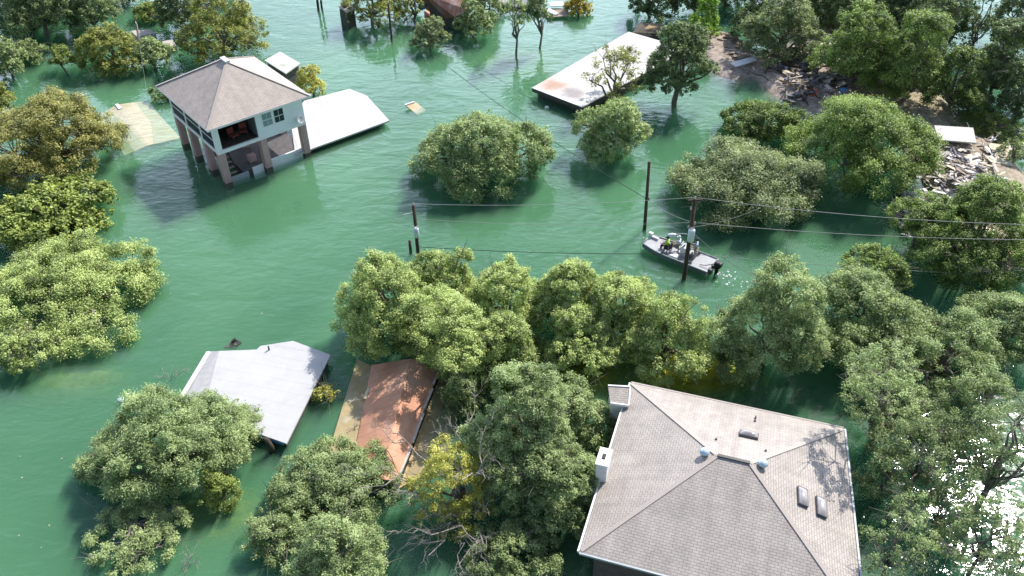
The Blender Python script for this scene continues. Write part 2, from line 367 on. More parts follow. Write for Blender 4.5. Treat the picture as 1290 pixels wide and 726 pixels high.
class MB:
    def __init__(self, xf=None):
        self.v = []; self.f = []; self.xf = xf
    def add(self, pts, faces):
        n = len(self.v)
        for p in pts:
            p = Vector(p)
            self.v.append(self.xf @ p if self.xf is not None else p)
        for f in faces:
            self.f.append([n + i for i in f])
    def poly(self, pts):
        self.add(pts, [list(range(len(pts)))])
    def box(self, x0, x1, y0, y1, z0, z1):
        self.add([(x0, y0, z0), (x1, y0, z0), (x1, y1, z0), (x0, y1, z0), (x0, y0, z1), (x1, y0, z1), (x1, y1, z1), (x0, y1, z1)],
                 [(0, 3, 2, 1), (4, 5, 6, 7), (0, 1, 5, 4), (1, 2, 6, 5), (2, 3, 7, 6), (3, 0, 4, 7)])
    def slab(self, pts, t=0.15, down=True):
        """a polygon given thickness straight down"""
        pts = [Vector(p) for p in pts]
        # make the top face wind upwards
        a = Vector((0, 0, 0))
        for i in range(len(pts)):
            a += pts[i].cross(pts[(i + 1) % len(pts)])
        if a.z < 0: pts = pts[::-1]
        n = len(pts)
        lo = [p - Vector((0, 0, t)) for p in pts]
        fs = [list(range(n)), list(range(2 * n - 1, n - 1, -1))]
        for i in range(n):
            j = (i + 1) % n
            fs.append([i, n + i, n + j, j])
        self.add(pts + lo, fs)
    def beam(self, a, b, w, h, up=(0, 0, 1)):
        a, b = Vector(a), Vector(b)
        d = (b - a).normalized()
        s = d.cross(Vector(up))
        if s.length < 1e-4: s = d.cross(Vector((1, 0, 0)))
        s.normalize(); u = s.cross(d)
        s = s * (w / 2); u = u * (h / 2)
        self.add([a - s - u, a + s - u, a + s + u, a - s + u, b - s - u, b + s - u, b + s + u, b - s + u],
                 [(0, 1, 2, 3), (7, 6, 5, 4), (0, 4, 5, 1), (1, 5, 6, 2), (2, 6, 7, 3), (3, 7, 4, 0)])
    def tube(self, pts, rad, sides=6, caps=True):
        pts = [Vector(p) for p in pts]
        n = len(pts)
        if not hasattr(rad, '__len__'): rad = [rad] * n
        rings = []
        ref = None
        for i in range(n):
            d = (pts[min(i + 1, n - 1)] - pts[max(i - 1, 0)])
            if d.length < 1e-6: d = Vector((0, 0, 1))
            d.normalize()
            if ref is None or abs(ref.dot(d)) > .95:
                ref = Vector((1, 0, 0)) if abs(d.x) < .8 else Vector((0, 1, 0))
            s = d.cross(ref).normalized(); u = s.cross(d)
            ref = s.cross(d) if False else ref
            rings.append([pts[i] + (s * math.cos(2 * math.pi * k / sides) + u * math.sin(2 * math.pi * k / sides)) * rad[i] for k in range(sides)])
        vs = [p for r in rings for p in r]
        fs = []
        for i in range(n - 1):
            for k in range(sides):
                k2 = (k + 1) % sides
                fs.append([i * sides + k, (i + 1) * sides + k, (i + 1) * sides + k2, i * sides + k2])
        if caps:
            fs.append(list(range(sides)))
            fs.append([(n - 1) * sides + k for k in range(sides - 1, -1, -1)])
        self.add(vs, fs)
    def lathe(self, base, prof, sides=16, axis=None):
        """prof = [(r, z)...] turned about an axis through base"""
        base = Vector(base)
        q = Vector((0, 0, 1)).rotation_difference(Vector(axis).normalized()) if axis is not None else None
        vs, fs = [], []
        for r, z in prof:
            for k in range(sides):
                p = Vector((r * math.cos(2 * math.pi * k / sides), r * math.sin(2 * math.pi * k / sides), z))
                if q: p = q @ p
                vs.append(base + p)
        for i in range(len(prof) - 1):
            for k in range(sides):
                k2 = (k + 1) % sides
                fs.append([i * sides + k, i * sides + k2, (i + 1) * sides + k2, (i + 1) * sides + k])
        fs.append([k for k in range(sides - 1, -1, -1)])
        fs.append([(len(prof) - 1) * sides + k for k in range(sides)])
        self.add(vs, fs)
    def build(self, name, m, parent=None, smooth=False, bevel=0.0, loc=None):
        if parent is not None: off = ROOTLOC[parent]
        elif loc is not None: off = Vector(loc)
        else:
            off = Vector((sum(p.x for p in self.v) / len(self.v), sum(p.y for p in self.v) / len(self.v), min(p.z for p in self.v)))
        me = bpy.data.meshes.new(name)
        me.from_pydata([tuple(p - off) for p in self.v], [], self.f)
        uvl = me.uv_layers.new(name='UVMap')
        me.update()
        for pol in me.polygons:
            n = pol.normal
            t = Vector((0, 0, 1)).cross(n)
            t = t.normalized() if t.length > 1e-3 else Vector((1, 0, 0))
            b = n.cross(t)
            for li in pol.loop_indices:
                co = self.v[me.loops[li].vertex_index]
                uvl.data[li].uv = (co.dot(t), co.dot(b))
            pol.use_smooth = smooth
        me.materials.append(M[m] if isinstance(m, str) else m)
        o = link(name, me, parent)
        if parent is None: o.location = off
        if bevel:
            bv = o.modifiers.new('bevel', 'BEVEL'); bv.width = bevel; bv.segments = 2; bv.limit_method = 'ANGLE'
        return o

def quad_mesh(name, cen, tv, bv, tint, m, parent):
    """many small rhombic leaf faces from arrays"""
    n = len(cen)
    v = np.empty((n, 4, 3), np.float32)
    v[:, 0] = cen - tv; v[:, 1] = cen + bv; v[:, 2] = cen + tv; v[:, 3] = cen - bv
    me = bpy.data.meshes.new(name)
    me.vertices.add(n * 4); me.loops.add(n * 4); me.polygons.add(n)
    me.vertices.foreach_set('co', v.ravel())
    me.loops.foreach_set('vertex_index', np.arange(n * 4, dtype=np.int32))
    me.polygons.foreach_set('loop_start', np.arange(0, n * 4, 4, dtype=np.int32))
    me.polygons.foreach_set('loop_total', np.full(n, 4, dtype=np.int32))
    a = me.attributes.new('tint', 'FLOAT', 'FACE')
    a.data.foreach_set('value', np.clip(tint, 0, 1).astype(np.float32))
    me.update(calc_edges=True)
    me.materials.append(M[m])
    return link(name, me, parent)

def unit(a):
    return a / np.maximum(np.linalg.norm(a, axis=1, keepdims=True), 1e-9)

NLEAF = [0]
def make_foliage(name, lobes, s, cr, cover, leafcov, rng, m, parent, off, flat=.8, zmin=-.25, droop=0.0, tint_bias=0.0, elong=.5):
    """lobes: rows cx,cy,cz,rx,ry,rz in world metres"""
    L = np.array(lobes, float)
    clumps, cdirs = [], []
    for i, (cx, cy, cz, rx, ry, rz) in enumerate(L):
        rm = (rx * ry * rz) ** (1 / 3)
        n = max(6, int(cover * 4 * rm * rm * .75 / (cr * cr)))
        d = unit(rng.normal(size=(int(n * 1.7), 3)))
        d = d[d[:, 2] > -.45][:n]
        p = np.array([cx, cy, cz]) + d * np.array([rx, ry, rz]) * rng.uniform(.8, 1.08, (len(d), 1))
        keep = np.ones(len(p), bool)
        for j, o in enumerate(L):
            if j == i: continue
            q = (p - o[:3]) / o[3:]
            keep &= (q * q).sum(1) > .42
        keep &= p[:, 2] > zmin
        clumps.append(p[keep]); cdirs.append(d[keep])
    C = np.concatenate(clumps); D = np.concatenate(cdirs)
    nc = len(C)
    if nc == 0: return C
    crs = cr * rng.uniform(.5, 1.35, nc)
    spr = rng.random(nc) < .16                       # short sprigs that break the outline
    crs[spr] *= .5
    C[spr] += D[spr] * (cr * rng.uniform(.3, .9, spr.sum()))[:, None]
    ct = rng.normal(.5, .21, nc) + tint_bias
    m_each = np.maximum(8, (leafcov * 4 * math.pi * crs ** 2 * .55 / (.5 * s * s))).astype(int)
    idx = np.repeat(np.arange(nc), m_each)
    n = len(idx)
    d = unit(rng.normal(size=(n, 3)) + .45 * D[idx] + np.array([0, 0, .25]))
    r = crs[idx] * rng.uniform(.08, 1, n) ** .5 * rng.uniform(.7, 1.4, n)
    pos = C[idx] + d * r[:, None] * np.array([1, 1, flat])
    if droop: pos[:, 2] -= droop * (r / crs[idx]) ** 2 * crs[idx] * (1 - np.abs(d[:, 2]))
    nrm = unit(d * .55 + rng.normal(size=(n, 3)) * .5 + np.array([0, 0, .45]) + .4 * np.array(sdir))
    t = unit(np.cross(nrm, rng.normal(size=(n, 3))))
    b = np.cross(nrm, t)
    sz = s * rng.uniform(.55, 1.35, n)
    keep = pos[:, 2] > zmin
    tint = ct[idx] + rng.normal(0, .2, n)
    pos, t, b, sz, tint = pos[keep], t[keep], b[keep], sz[keep], tint[keep]
    NLEAF[0] += len(pos)
    quad_mesh(name, pos - np.array(off), t * (sz * .62)[:, None], b * (sz * elong * .62)[:, None], tint, m, parent)
    return C

def branch_pts(a, b, rng, k=5, wob=.08, rise=.15):
    a, b = np.array(a, float), np.array(b, float)
    L = np.linalg.norm(b - a)
    pts = []
    for i in range(k):
        t = i / (k - 1)
        p = a + (b - a) * t
        p[2] += math.sin(t * math.pi) * rise * L
        if 0 < i < k - 1: p += rng.normal(size=3) * wob * L
        pts.append(p)
    return pts

def make_trunk(base, lobes, clumps, rng, r0, parent, m='bark', ntw=40, fork=.3):
    mb = MB()
    base = np.array(base, float)
    L = np.array(lobes)
    cz = L[:, 2].mean()
    fk = base + np.array([rng.normal() * .3, rng.normal() * .3, 0]); fk[2] = max(.5, cz * fork)
    mb.tube([base, base * .5 + fk * .5 + np.array([rng.normal() * .1, 0, 0]), fk], [r0 * 1.25, r0 * 1.0, r0 * .85], 7)
    for l in L:
        mb.tube(branch_pts(fk, l[:3], rng, 5, .06, .06), [r0 * .7, r0 * .55, r0 * .42, r0 * .3, r0 * .16], 5)
    if len(clumps):
        sel = rng.choice(len(clumps), min(ntw, len(clumps)), replace=False)
        for i in sel:
            c = clumps[i]
            j = np.argmin(((L[:, :3] - c) ** 2).sum(1))
            mb.tube(branch_pts(L[j, :3], c, rng, 4, .08, .05), [r0 * .22, r0 * .16, r0 * .1, .02], 4, caps=False)
        for i in sel[:ntw // 2]:      # bare twig ends past the leaves
            c = clumps[i]; j = np.argmin(((L[:, :3] - c) ** 2).sum(1))
            o = (c - L[j, :3]) / (np.linalg.norm(c - L[j, :3]) + 1e-6)
            for _ in range(3):
                e_ = c + o * rng.uniform(.5, 1.1) + rng.normal(size=3) * .3
                mb.tube([c, (c + e_) / 2 + rng.normal(size=3) * .06, e_], [.022, .016, .006], 3, caps=False)
    mb.build('trunk', m, parent, smooth=True)

def fit_tree(u, vb, vt, w, reach=.8, lift=0.0):
    """where a crown w px wide, reaching from row vb at the water to row vt, stands and how tall it is"""
    c = P(u, vb); R = 1.0
    h = 4.0
    for _ in range(6):
        g = P(u, vb, lift)
        dpt = depth((g.x, g.y, h * .5)) if _ else depth(g)
        R = .5 * w * dpt / F
        c = Vector((g.x, g.y + R * reach, 0))
        th = np.linspace(0, math.pi, 25)
        lo, hi = .8, 16.0
        for _k in range(30):
            m_ = (lo + hi) / 2
            vmin = min(proj((c.x, c.y + R * .95 * math.cos(t), lift + (m_ - lift) * .42 + (m_ - lift) * .58 * math.sin(t)))[1] for t in th) if m_ > lift else 1e9
            if vmin > vt: lo = m_
            else: hi = m_
        h = lo
        # put the crown's middle on column u
        uu = proj((c.x, c.y, h * .5))[0]
        c.x += (u - uu) * depth((c.x, c.y, h * .5)) / F
    return c, R, h

def crown_lobes(c, R, h, rng, n=7, lift=0.0, tops=3, spread=1.0):
    L = []
    hh = h - lift
    L.append((c.x, c.y, lift + hh * .45, R * .60, R * .60, hh * .40))
    a0 = rng.uniform(0, 6.28)
    ax, ay = rng.uniform(.88, 1.12), rng.uniform(.82, 1.15)
    for i in range(n):
        a = a0 + 6.283 * i / n + rng.normal() * .22
        lr = R * rng.uniform(.22, .50)
        rad = (R - lr) * rng.uniform(.86, 1.1) * spread
        rz = min(lr * .85, hh * .42)
        z = lift + max(rz * .6, hh * rng.uniform(.14, .5))
        L.append((c.x + ax * rad * math.cos(a), c.y + ay * rad * math.sin(a), z, lr * rng.uniform(.85, 1.15), lr * rng.uniform(.85, 1.15), rz))
    for i in range(tops):
        a = rng.uniform(0, 6.28); lr = R * rng.uniform(.30, .42); rz = min(lr * .8, hh * .34)
        rad = R * rng.uniform(.12, .38)
        L.append((c.x + rad * math.cos(a), c.y + rad * math.sin(a), h - rz * rng.uniform(.95, 1.35), lr, lr, rz))
    return L

def tree(label, kind, u, vb, vt, w, name='tree', cat='tree', n=7, lift=0.0, cover=1.6, leafcov=.95, seed=None, group=None,
         cr=None, flat=.8, droop=0.0, tops=3, extra=(), trunk='bark', ts=1.0, leaf=1.0, tint=0.0, reach=.8, elong=.5, spread=1.0, fork=.3, boughs=()):
    rng = np.random.default_rng(seed if seed is not None else int(abs(u * 7 + vb * 131 + w * 17)) + 5)
    c, R, h = fit_tree(u, vb, vt, w, reach, lift)
    lobes = crown_lobes(c, R, h, rng, n, lift, tops, spread)
    for (eu, evb, evt, ew) in extra:
        ec, eR, eh = fit_tree(eu, evb, evt, ew)
        lobes.append((ec.x, ec.y, eh * .45, eR, eR, eh * .5))
        for k in range(3):
            a = rng.uniform(0, 6.28)
            lobes.append((ec.x + eR * .6 * math.cos(a), ec.y + eR * .6 * math.sin(a), eh * .4, eR * .55, eR * .55, eh * .4))
    for (bu, bv, br, bz, where) in boughs:      # boughs that shade a roof: stood up-sun of the place their shadow falls
        g = on_plane(bu, bv, *PL['right']) if where == 'big' else P(bu, bv, 1.5)
        k = (bz - g.z) / math.tan(SUN_EL)
        lobes.append((g.x + k * math.sin(SUN_AZ), g.y + k * math.cos(SUN_AZ), bz, br, br, br * .55))
    d = depth((c.x, c.y, h))
    s = max(.09, d * .0019) * leaf
    if cr is None: cr = min(.62, max(.26, R * .108)) * rng.uniform(.85, 1.25)
    root = thing(name, (c.x, c.y, -1.6), label, cat, group or {'tree': 'trees standing in the flood', 'bush': 'bushes standing in the flood', 'shrub': 'shrubs standing in the flood'}.get(cat))
    off = (c.x, c.y, -1.6)
    C = make_foliage('crown', lobes, s, cr, cover, leafcov, rng, kind, root, off, flat, droop=droop, tint_bias=tint + rng.normal(0, .05), elong=elong)
    make_trunk(off, lobes, C, rng, min(.32, .05 + R * .045) * ts, root, trunk, ntw=50 if R > 2 else 20, fork=fork)
    return root

# ------------------------------------------------------------------ the setting: lake bed and flood water
def ellipse_px(u, v, du, dv, z=0.0):
    c = P(u, v, z)
    rx = (P(u + du, v, z) - c).length
    ry = (P(u, v - dv, z) - P(u, v + dv, z)).length / 2
    return c.x, c.y, rx, ry

# (u, v, du, dv, top height, 0 tan soil .. 1 yellow-green weed)
MOUNDS = [(1022, 98, 78, 50, .65, 0), (915, 68, 42, 36, .5, 0), (1215, 215, 80, 62, .7, .1), (1245, 300, 90, 40, .35, .2),
          (868, 466, 84, 36, -.03, 1), (735, 468, 60, 30, -.1, 1), (640, 505, 60, 30, -.5, .8), (268, 640, 60, 34, -.45, .8),
          (590, 470, 40, 30, -.25, .5), (1060, 60, 80, 40, .4, .1), (1130, 110, 60, 60, .3, .2), (1250, 160, 50, 26, -.1, .9),
          (90, 470, 60, 20, -.5, .7), (735, 690, 40, 60, -.6, .8), (655, 70, 60, 20, -.7, .8)]
EL = [(*ellipse_px(*m[:4]), m[4], m[5]) for m in MOUNDS]
gx = np.arange(-130, 130.1, 1.0); gy = np.arange(8, 240.1, 1.0)
X, Y = np.meshgrid(gx, gy)
rng0 = np.random.default_rng(3)
Z = np.full(X.shape, -3.2); W = np.zeros(X.shape)
ph = rng0.uniform(0, 6.28, 12)
wob = sum(np.sin(X * f1 + Y * f2 + p) for f1, f2, p in zip(rng0.normal(0, .5, 12), rng0.normal(0, .5, 12), ph)) / 12
for (cx, cy, rx, ry, top, kk) in EL:
    q = ((X - cx) / rx) ** 2 + ((Y - cy) / ry) ** 2 + wob * .5
    z = top - (max(top, -.3) + .6) * np.clip(q - .45, 0, None) / .6
    hit = z > Z
    Z = np.maximum(Z, z); W = np.where(hit, kk, W)
Z += np.where(Z > -2.5, wob * .18, 0)
ext = 2500.0
me = bpy.data.meshes.new('ground')
nx, ny = len(gx), len(gy)
vs = np.stack([X, Y, Z], -1).reshape(-1, 3)
fi = [(j * nx + i, j * nx + i + 1, (j + 1) * nx + i + 1, (j + 1) * nx + i) for j in range(ny - 1) for i in range(nx - 1)]
b0 = len(vs)
far = np.array([(-ext, -ext, -3.2), (ext, -ext, -3.2), (ext, ext, -3.2), (-ext, ext, -3.2)])
cor = [0, nx - 1, ny * nx - 1, (ny - 1) * nx]
fi += [(b0, b0 + 1) + tuple(range(nx - 1, -1, -1)), (b0 + 2, b0 + 3) + tuple((ny - 1) * nx + i for i in range(nx)),
       (b0 + 1, b0 + 2) + tuple(j * nx + nx - 1 for j in range(ny - 1, -1, -1)), (b0 + 3, b0) + tuple(j * nx for j in range(ny))]
me.from_pydata([tuple(p) for p in np.concatenate([vs, far])], [], fi)
at = me.attributes.new('weed', 'FLOAT', 'POINT')
at.data.foreach_set('value', np.concatenate([W.ravel(), np.zeros(4)]).astype(np.float32))
for p in me.polygons: p.use_smooth = True
gm, nt = new_mat('lake_bed')
out = N(nt, 'ShaderNodeOutputMaterial'); b = N(nt, 'ShaderNodeBsdfPrincipled'); nt.links.new(b.outputs[0], out.inputs[0])
b.inputs['Roughness'].default_value = .95; b.inputs['Specular IOR Level'].default_value = .1
tc = N(nt, 'ShaderNodeTexCoord'); no = N(nt, 'ShaderNodeTexNoise'); no.inputs['Scale'].default_value = 1.3; no.inputs['Detail'].default_value = 10; no.inputs['Roughness'].default_value = .75
nt.links.new(tc.outputs['Object'], no.inputs['Vector'])
def ramp(nt, src, stops):
    r = N(nt, 'ShaderNodeValToRGB'); e = r.color_ramp.elements
    e[0].position, e[0].color = stops[0][0], (*stops[0][1], 1)
    e[1].position, e[1].color = stops[-1][0], (*stops[-1][1], 1)
    for p_, c_ in stops[1:-1]:
        k = e.new(p_); k.color = (*c_, 1)
    nt.links.new(src, r.inputs[0]); return r.outputs[0]
ca = ramp(nt, no.outputs[0], [(.3, (.13, .10, .08)), (.5, (.36, .295, .25)), (.7, (.54, .47, .42))])
cb = ramp(nt, no.outputs[0], [(.3, (.14, .16, .01)), (.55, (.38, .38, .03)), (.75, (.50, .46, .08))])
wa = N(nt, 'ShaderNodeAttribute', attribute_name='weed')
mx = N(nt, 'ShaderNodeMix', data_type='RGBA'); nt.links.new(wa.outputs['Fac'], mx.inputs[0]); nt.links.new(ca, mx.inputs[6]); nt.links.new(cb, mx.inputs[7])
nt.links.new(mx.outputs[2], b.inputs['Base Color'])
bp = N(nt, 'ShaderNodeBump'); bp.inputs['Distance'].default_value = .15; nt.links.new(no.outputs[0], bp.inputs['Height']); nt.links.new(bp.outputs[0], b.inputs['Normal'])
me.materials.append(gm)
tag(link('ground', me, None), None, None, kind='structure')

# flood water: the rippled surface, and the murk below it as sheets that thicken with depth
boat_bow = P(816.5, 302, .0); boat_stern = P(896, 334.5, .0)
BODY_A, BODY_B = (.105, .238, .140), (.165, .335, .192)

def body_colour(nt, k=1.0):
    tc = N(nt, 'ShaderNodeTexCoord')
    no = N(nt, 'ShaderNodeTexNoise'); no.inputs['Scale'].default_value = .045; no.inputs['Detail'].default_value = 5; no.inputs['Distortion'].default_value = .6
    nt.links.new(tc.outputs['Object'], no.inputs['Vector'])
    return ramp(nt, no.outputs[0], [(.33, tuple(x * k for x in BODY_A)), (.67, tuple(x * k for x in BODY_B))])

wm, nt = new_mat('water_surface')
out = N(nt, 'ShaderNodeOutputMaterial')
tc = N(nt, 'ShaderNodeTexCoord')
def noise(scale, det=4, rough=.55, st=(1, 1, 1), rot=0, dist=0):
    mp = N(nt, 'ShaderNodeMapping'); mp.inputs['Scale'].default_value = st; mp.inputs['Rotation'].default_value = (0, 0, rot)
    nt.links.new(tc.outputs['Object'], mp.inputs[0])
    n = N(nt, 'ShaderNodeTexNoise'); n.inputs['Scale'].default_value = scale; n.inputs['Detail'].default_value = det; n.inputs['Roughness'].default_value = rough
    n.inputs['Distortion'].default_value = dist
    nt.links.new(mp.outputs[0], n.inputs['Vector'])
    return n.outputs[0]
def mth(op, a, b):
    n = N(nt, 'ShaderNodeMath', operation=op)
    for i, x in enumerate((a, b)):
        if isinstance(x, (int, float)): n.inputs[i].default_value = x
        else: nt.links.new(x, n.inputs[i])
    return n.outputs[0]
chop = noise(1.1, 3, .5, (1, 1.9, 1), math.radians(25), .4)      # about 0.6-1 m ripples
swell = noise(.32, 3, .5, (1, 1.6, 1), math.radians(-10), .5)
gust = noise(.035, 3, .5)                                          # where the breeze roughens it
gm_ = N(nt, 'ShaderNodeMapRange'); gm_.inputs[1].default_value = .35; gm_.inputs[2].default_value = .65; gm_.inputs[3].default_value = .45; gm_.inputs[4].default_value = 1.3
nt.links.new(gust, gm_.inputs[0])
hgt = mth('ADD', mth('MULTIPLY', mth('MULTIPLY', chop, gm_.outputs[0]), .032), mth('MULTIPLY', swell, .075))
# rings spreading from the boat
geo = N(nt, 'ShaderNodeNewGeometry')
vd = N(nt, 'ShaderNodeVectorMath', operation='DISTANCE'); bc = (boat_bow * .55 + boat_stern * .45)
vd.inputs[1].default_value = (bc.x, bc.y, 0); nt.links.new(geo.outputs['Position'], vd.inputs[0])
ring = mth('SINE', mth('MULTIPLY', mth('ADD', vd.outputs['Value'], mth('MULTIPLY', swell, 2.0)), 5.2), 0.0)
fall = N(nt, 'ShaderNodeMapRange'); fall.inputs[1].default_value = 3.0; fall.inputs[2].default_value = 11.0; fall.inputs[3].default_value = .016; fall.inputs[4].default_value = 0.0
nt.links.new(vd.outputs['Value'], fall.inputs[0])
hgt = mth('ADD', hgt, mth('MULTIPLY', ring, fall.outputs[0]))
bp = N(nt, 'ShaderNodeBump'); bp.inputs['Strength'].default_value = 1.0; bp.inputs['Distance'].default_value = 1.0
nt.links.new(hgt, bp.inputs['Height'])
gl = N(nt, 'ShaderNodeBsdfGlossy'); gl.inputs['Roughness'].default_value = .07; nt.links.new(bp.outputs[0], gl.inputs['Normal'])
df = N(nt, 'ShaderNodeBsdfDiffuse'); nt.links.new(body_colour(nt), df.inputs[0])
tp = N(nt, 'ShaderNodeBsdfTransparent'); tp.inputs[0].default_value = (.97, .99, .98, 1)
m1 = N(nt, 'ShaderNodeMixShader'); m1.inputs[0].default_value = .12
nt.links.new(tp.outputs[0], m1.inputs[1]); nt.links.new(df.outputs[0], m1.inputs[2])
# Schlick's reflectance, the same from above and from below so daylight also gets down to what is drowned
dt = N(nt, 'ShaderNodeVectorMath', operation='DOT_PRODUCT'); nt.links.new(bp.outputs[0], dt.inputs[0]); nt.links.new(geo.outputs['Incoming'], dt.inputs[1])
om = mth('SUBTRACT', 1.0, mth('ABSOLUTE', dt.outputs['Value'], 0.0))
om = mth('MAXIMUM', om, 0.0)
fres = mth('ADD', .03, mth('MULTIPLY', mth('POWER', om, 4.6), .97))
m2 = N(nt, 'ShaderNodeMixShader'); nt.links.new(fres, m2.inputs[0]); nt.links.new(m1.outputs[0], m2.inputs[1]); nt.links.new(gl.outputs[0], m2.inputs[2])
nt.links.new(m2.outputs[0], out.inputs[0])

def murk(name, op):
    m, nt = new_mat(name)
    out = N(nt, 'ShaderNodeOutputMaterial'); df = N(nt, 'ShaderNodeBsdfDiffuse')
    nt.links.new(body_colour(nt, 1.2), df.inputs[0])
    tp = N(nt, 'ShaderNodeBsdfTransparent'); tp.inputs[0].default_value = (.93, .99, .96, 1)
    mx = N(nt, 'ShaderNodeMixShader'); mx.inputs[0].default_value = op
    nt.links.new(tp.outputs[0], mx.inputs[1]); nt.links.new(df.outputs[0], mx.inputs[2]); nt.links.new(mx.outputs[0], out.inputs[0])
    return m
me = bpy.data.meshes.new('water')
S_ = 2400.0
wv, wf = [], []
sheets = [(0.0, wm)] + [(z_, murk('murk_%s' % n_, o_)) for z_, n_, o_ in ((-.12, 'skin', .13), (-.25, 'top', .16), (-.4, 'upper', .2), (-.58, 'middle', .26), (-.8, 'lower', .34), (-1.1, 'dim', .5), (-1.5, 'deep', 1.0))]
for i, (z, m_) in enumerate(sheets):
    wv += [(-S_, -S_, z), (S_, -S_, z), (S_, S_, z), (-S_, S_, z)]; wf.append((4 * i, 4 * i + 1, 4 * i + 2, 4 * i + 3))
    me.materials.append(m_)
me.from_pydata(wv, [], wf)
for i, p in enumerate(me.polygons): p.material_index = i
tag(link('water', me, None), None, None, kind='structure')

# ------------------------------------------------------------------ buildings
def frame_xf(o, ax, up=0.0):
    """local x along direction ax (world xy), local y to its left"""
    x = Vector((ax[0], ax[1], 0)).normalized(); y = Vector((-x.y, x.x, 0))
    m = Matrix.Identity(4)
    for i in range(3):
        m[i][0] = x[i]; m[i][1] = y[i]; m[i][2] = (0, 0, 1)[i]; m[i][3] = o[i]
    return m

# ---- the stilt house
W0 = P(286, 236); a_ = math.radians(39.0)
HX = frame_xf(W0, (math.cos(a_), math.sin(a_)))
LX, LY, ZF, ZW = 8.2, 9.4, 3.15, 5.75
sh = thing('stilt_house', W0, 'white house raised on pink brick pillars over the water, with a corner porch', 'house', None)
def hb(): return MB(HX)
pill = [(0, 0), (0, .333), (0, .667), (0, 1), (.5, 0), (1, 0), (1, .5), (1, 1), (.5, 1), (.5, .5)]
for fx, fy in pill:
    m = hb(); x = fx * LX; y = fy * LY; w = .29
    x = min(max(x, w), LX - w); y = min(max(y, w), LY - w)
    m.box(x - w, x + w, y - w, y + w, -2.5, ZF - .02); pl_ = m.build('pillar', 'brickpink', sh)
    m = hb(); m.box(x - w - .006, x + w + .006, y - w - .006, y + w + .006, -.4, .32); m.build('waterline_stain', 'stain', pl_)
m = hb(); m.box(-.02, LX + .02, -.02, LY + .02, ZF - .02, ZF + .28); m.build('floor_beam', 'white', sh)
PX = 3.75   # porch takes x 0..PX, full depth
m = hb(); m.box(PX + .0, LX, .0, .14, ZF + .282, ZW); m.build('front_wall', 'siding', sh)
m = hb(); m.box(LX - .14, LX, .142, LY - .142, ZF + .282, ZW); m.build('end_wall', 'siding', sh)
m = hb(); m.box(0, LX, LY - .14, LY, ZF + .282, ZW); m.build('rear_wall', 'siding', sh)
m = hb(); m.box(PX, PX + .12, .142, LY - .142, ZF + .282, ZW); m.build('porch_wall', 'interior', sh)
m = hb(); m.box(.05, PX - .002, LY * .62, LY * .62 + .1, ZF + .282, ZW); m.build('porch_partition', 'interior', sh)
for i, y in enumerate((0.0, LY * .333, LY * .667, LY - .145)):
    m = hb(); w = .42 if i == 0 else .26
    m.box(0, w if i == 0 else .16, y - (0 if i == 0 else .12), y + (w + .1 if i == 0 else .12), ZF + .282, ZW); m.build('porch_post', 'white', sh)
m = hb(); m.box(0, .14, .53, LY - .3, ZW - .42, ZW - .002); m.build('porch_header', 'white', sh)
m = hb(); m.box(.43, PX - .002, 0, .14, ZW - .30, ZW - .002); m.build('porch_header', 'white', sh)
# insect screens in the long porch side (dark mesh in slim frames)
for k in range(3):
    y0 = (.54, LY * .333 + .125, LY * .667 + .125)[k]; y1 = (LY * .333 - .125, LY * .667 - .125, LY - .27)[k]
    m = hb(); m.box(.05, .09, y0, y1, ZF + .285, ZW - .424); sc = m.build('screen', 'screen', sh)
    m = hb(); ym = (y0 + y1) / 2; m.box(.02, .12, y0, y1, ZF + 1.05, ZF + 1.13); m.build('screen_rail', 'white', sc)
# double window, front wall
for k, (x0, x1) in enumerate(((4.35, 5.2), (5.45, 6.3))):
    m = hb(); m.box(x0 - .08, x1 + .08, -.035, -.002, ZF + 1.0, ZF + 2.3); fr_ = m.build('window', 'white', sh)
    m = hb(); m.box(x0, (x0 + x1) / 2 - .02, -.05, -.037, ZF + 1.08, ZF + 2.22); m.box((x0 + x1) / 2 + .02, x1, -.05, -.037, ZF + 1.08, ZF + 2.22)
    m.build('pane', 'glasspale' if k == 0 else 'glassdark', fr_)
    m = hb(); m.box(x0, x1, -.065, -.052, ZF + 1.62, ZF + 1.67); m.build('muntin', 'white', fr_)
# satellite dish on the wall by the right corner
m = hb(); m.lathe((7.55, -.35, ZF + .75), [(.02, .0), (.18, .03), (.34, .12), (.36, .15), (.33, .14), (.02, .03)], 14, axis=(.2, -1, .5))
dsh = m.build('satellite_dish', 'grey', sh, smooth=True)
m = hb(); m.tube([(7.55, -.0, ZF + .6), (7.55, -.33, ZF + .75)], .035); m.tube([(7.55, -.36, ZF + .6), (7.62, -.75, ZF + .9)], .025); m.build('dish_arm', 'grey', dsh)
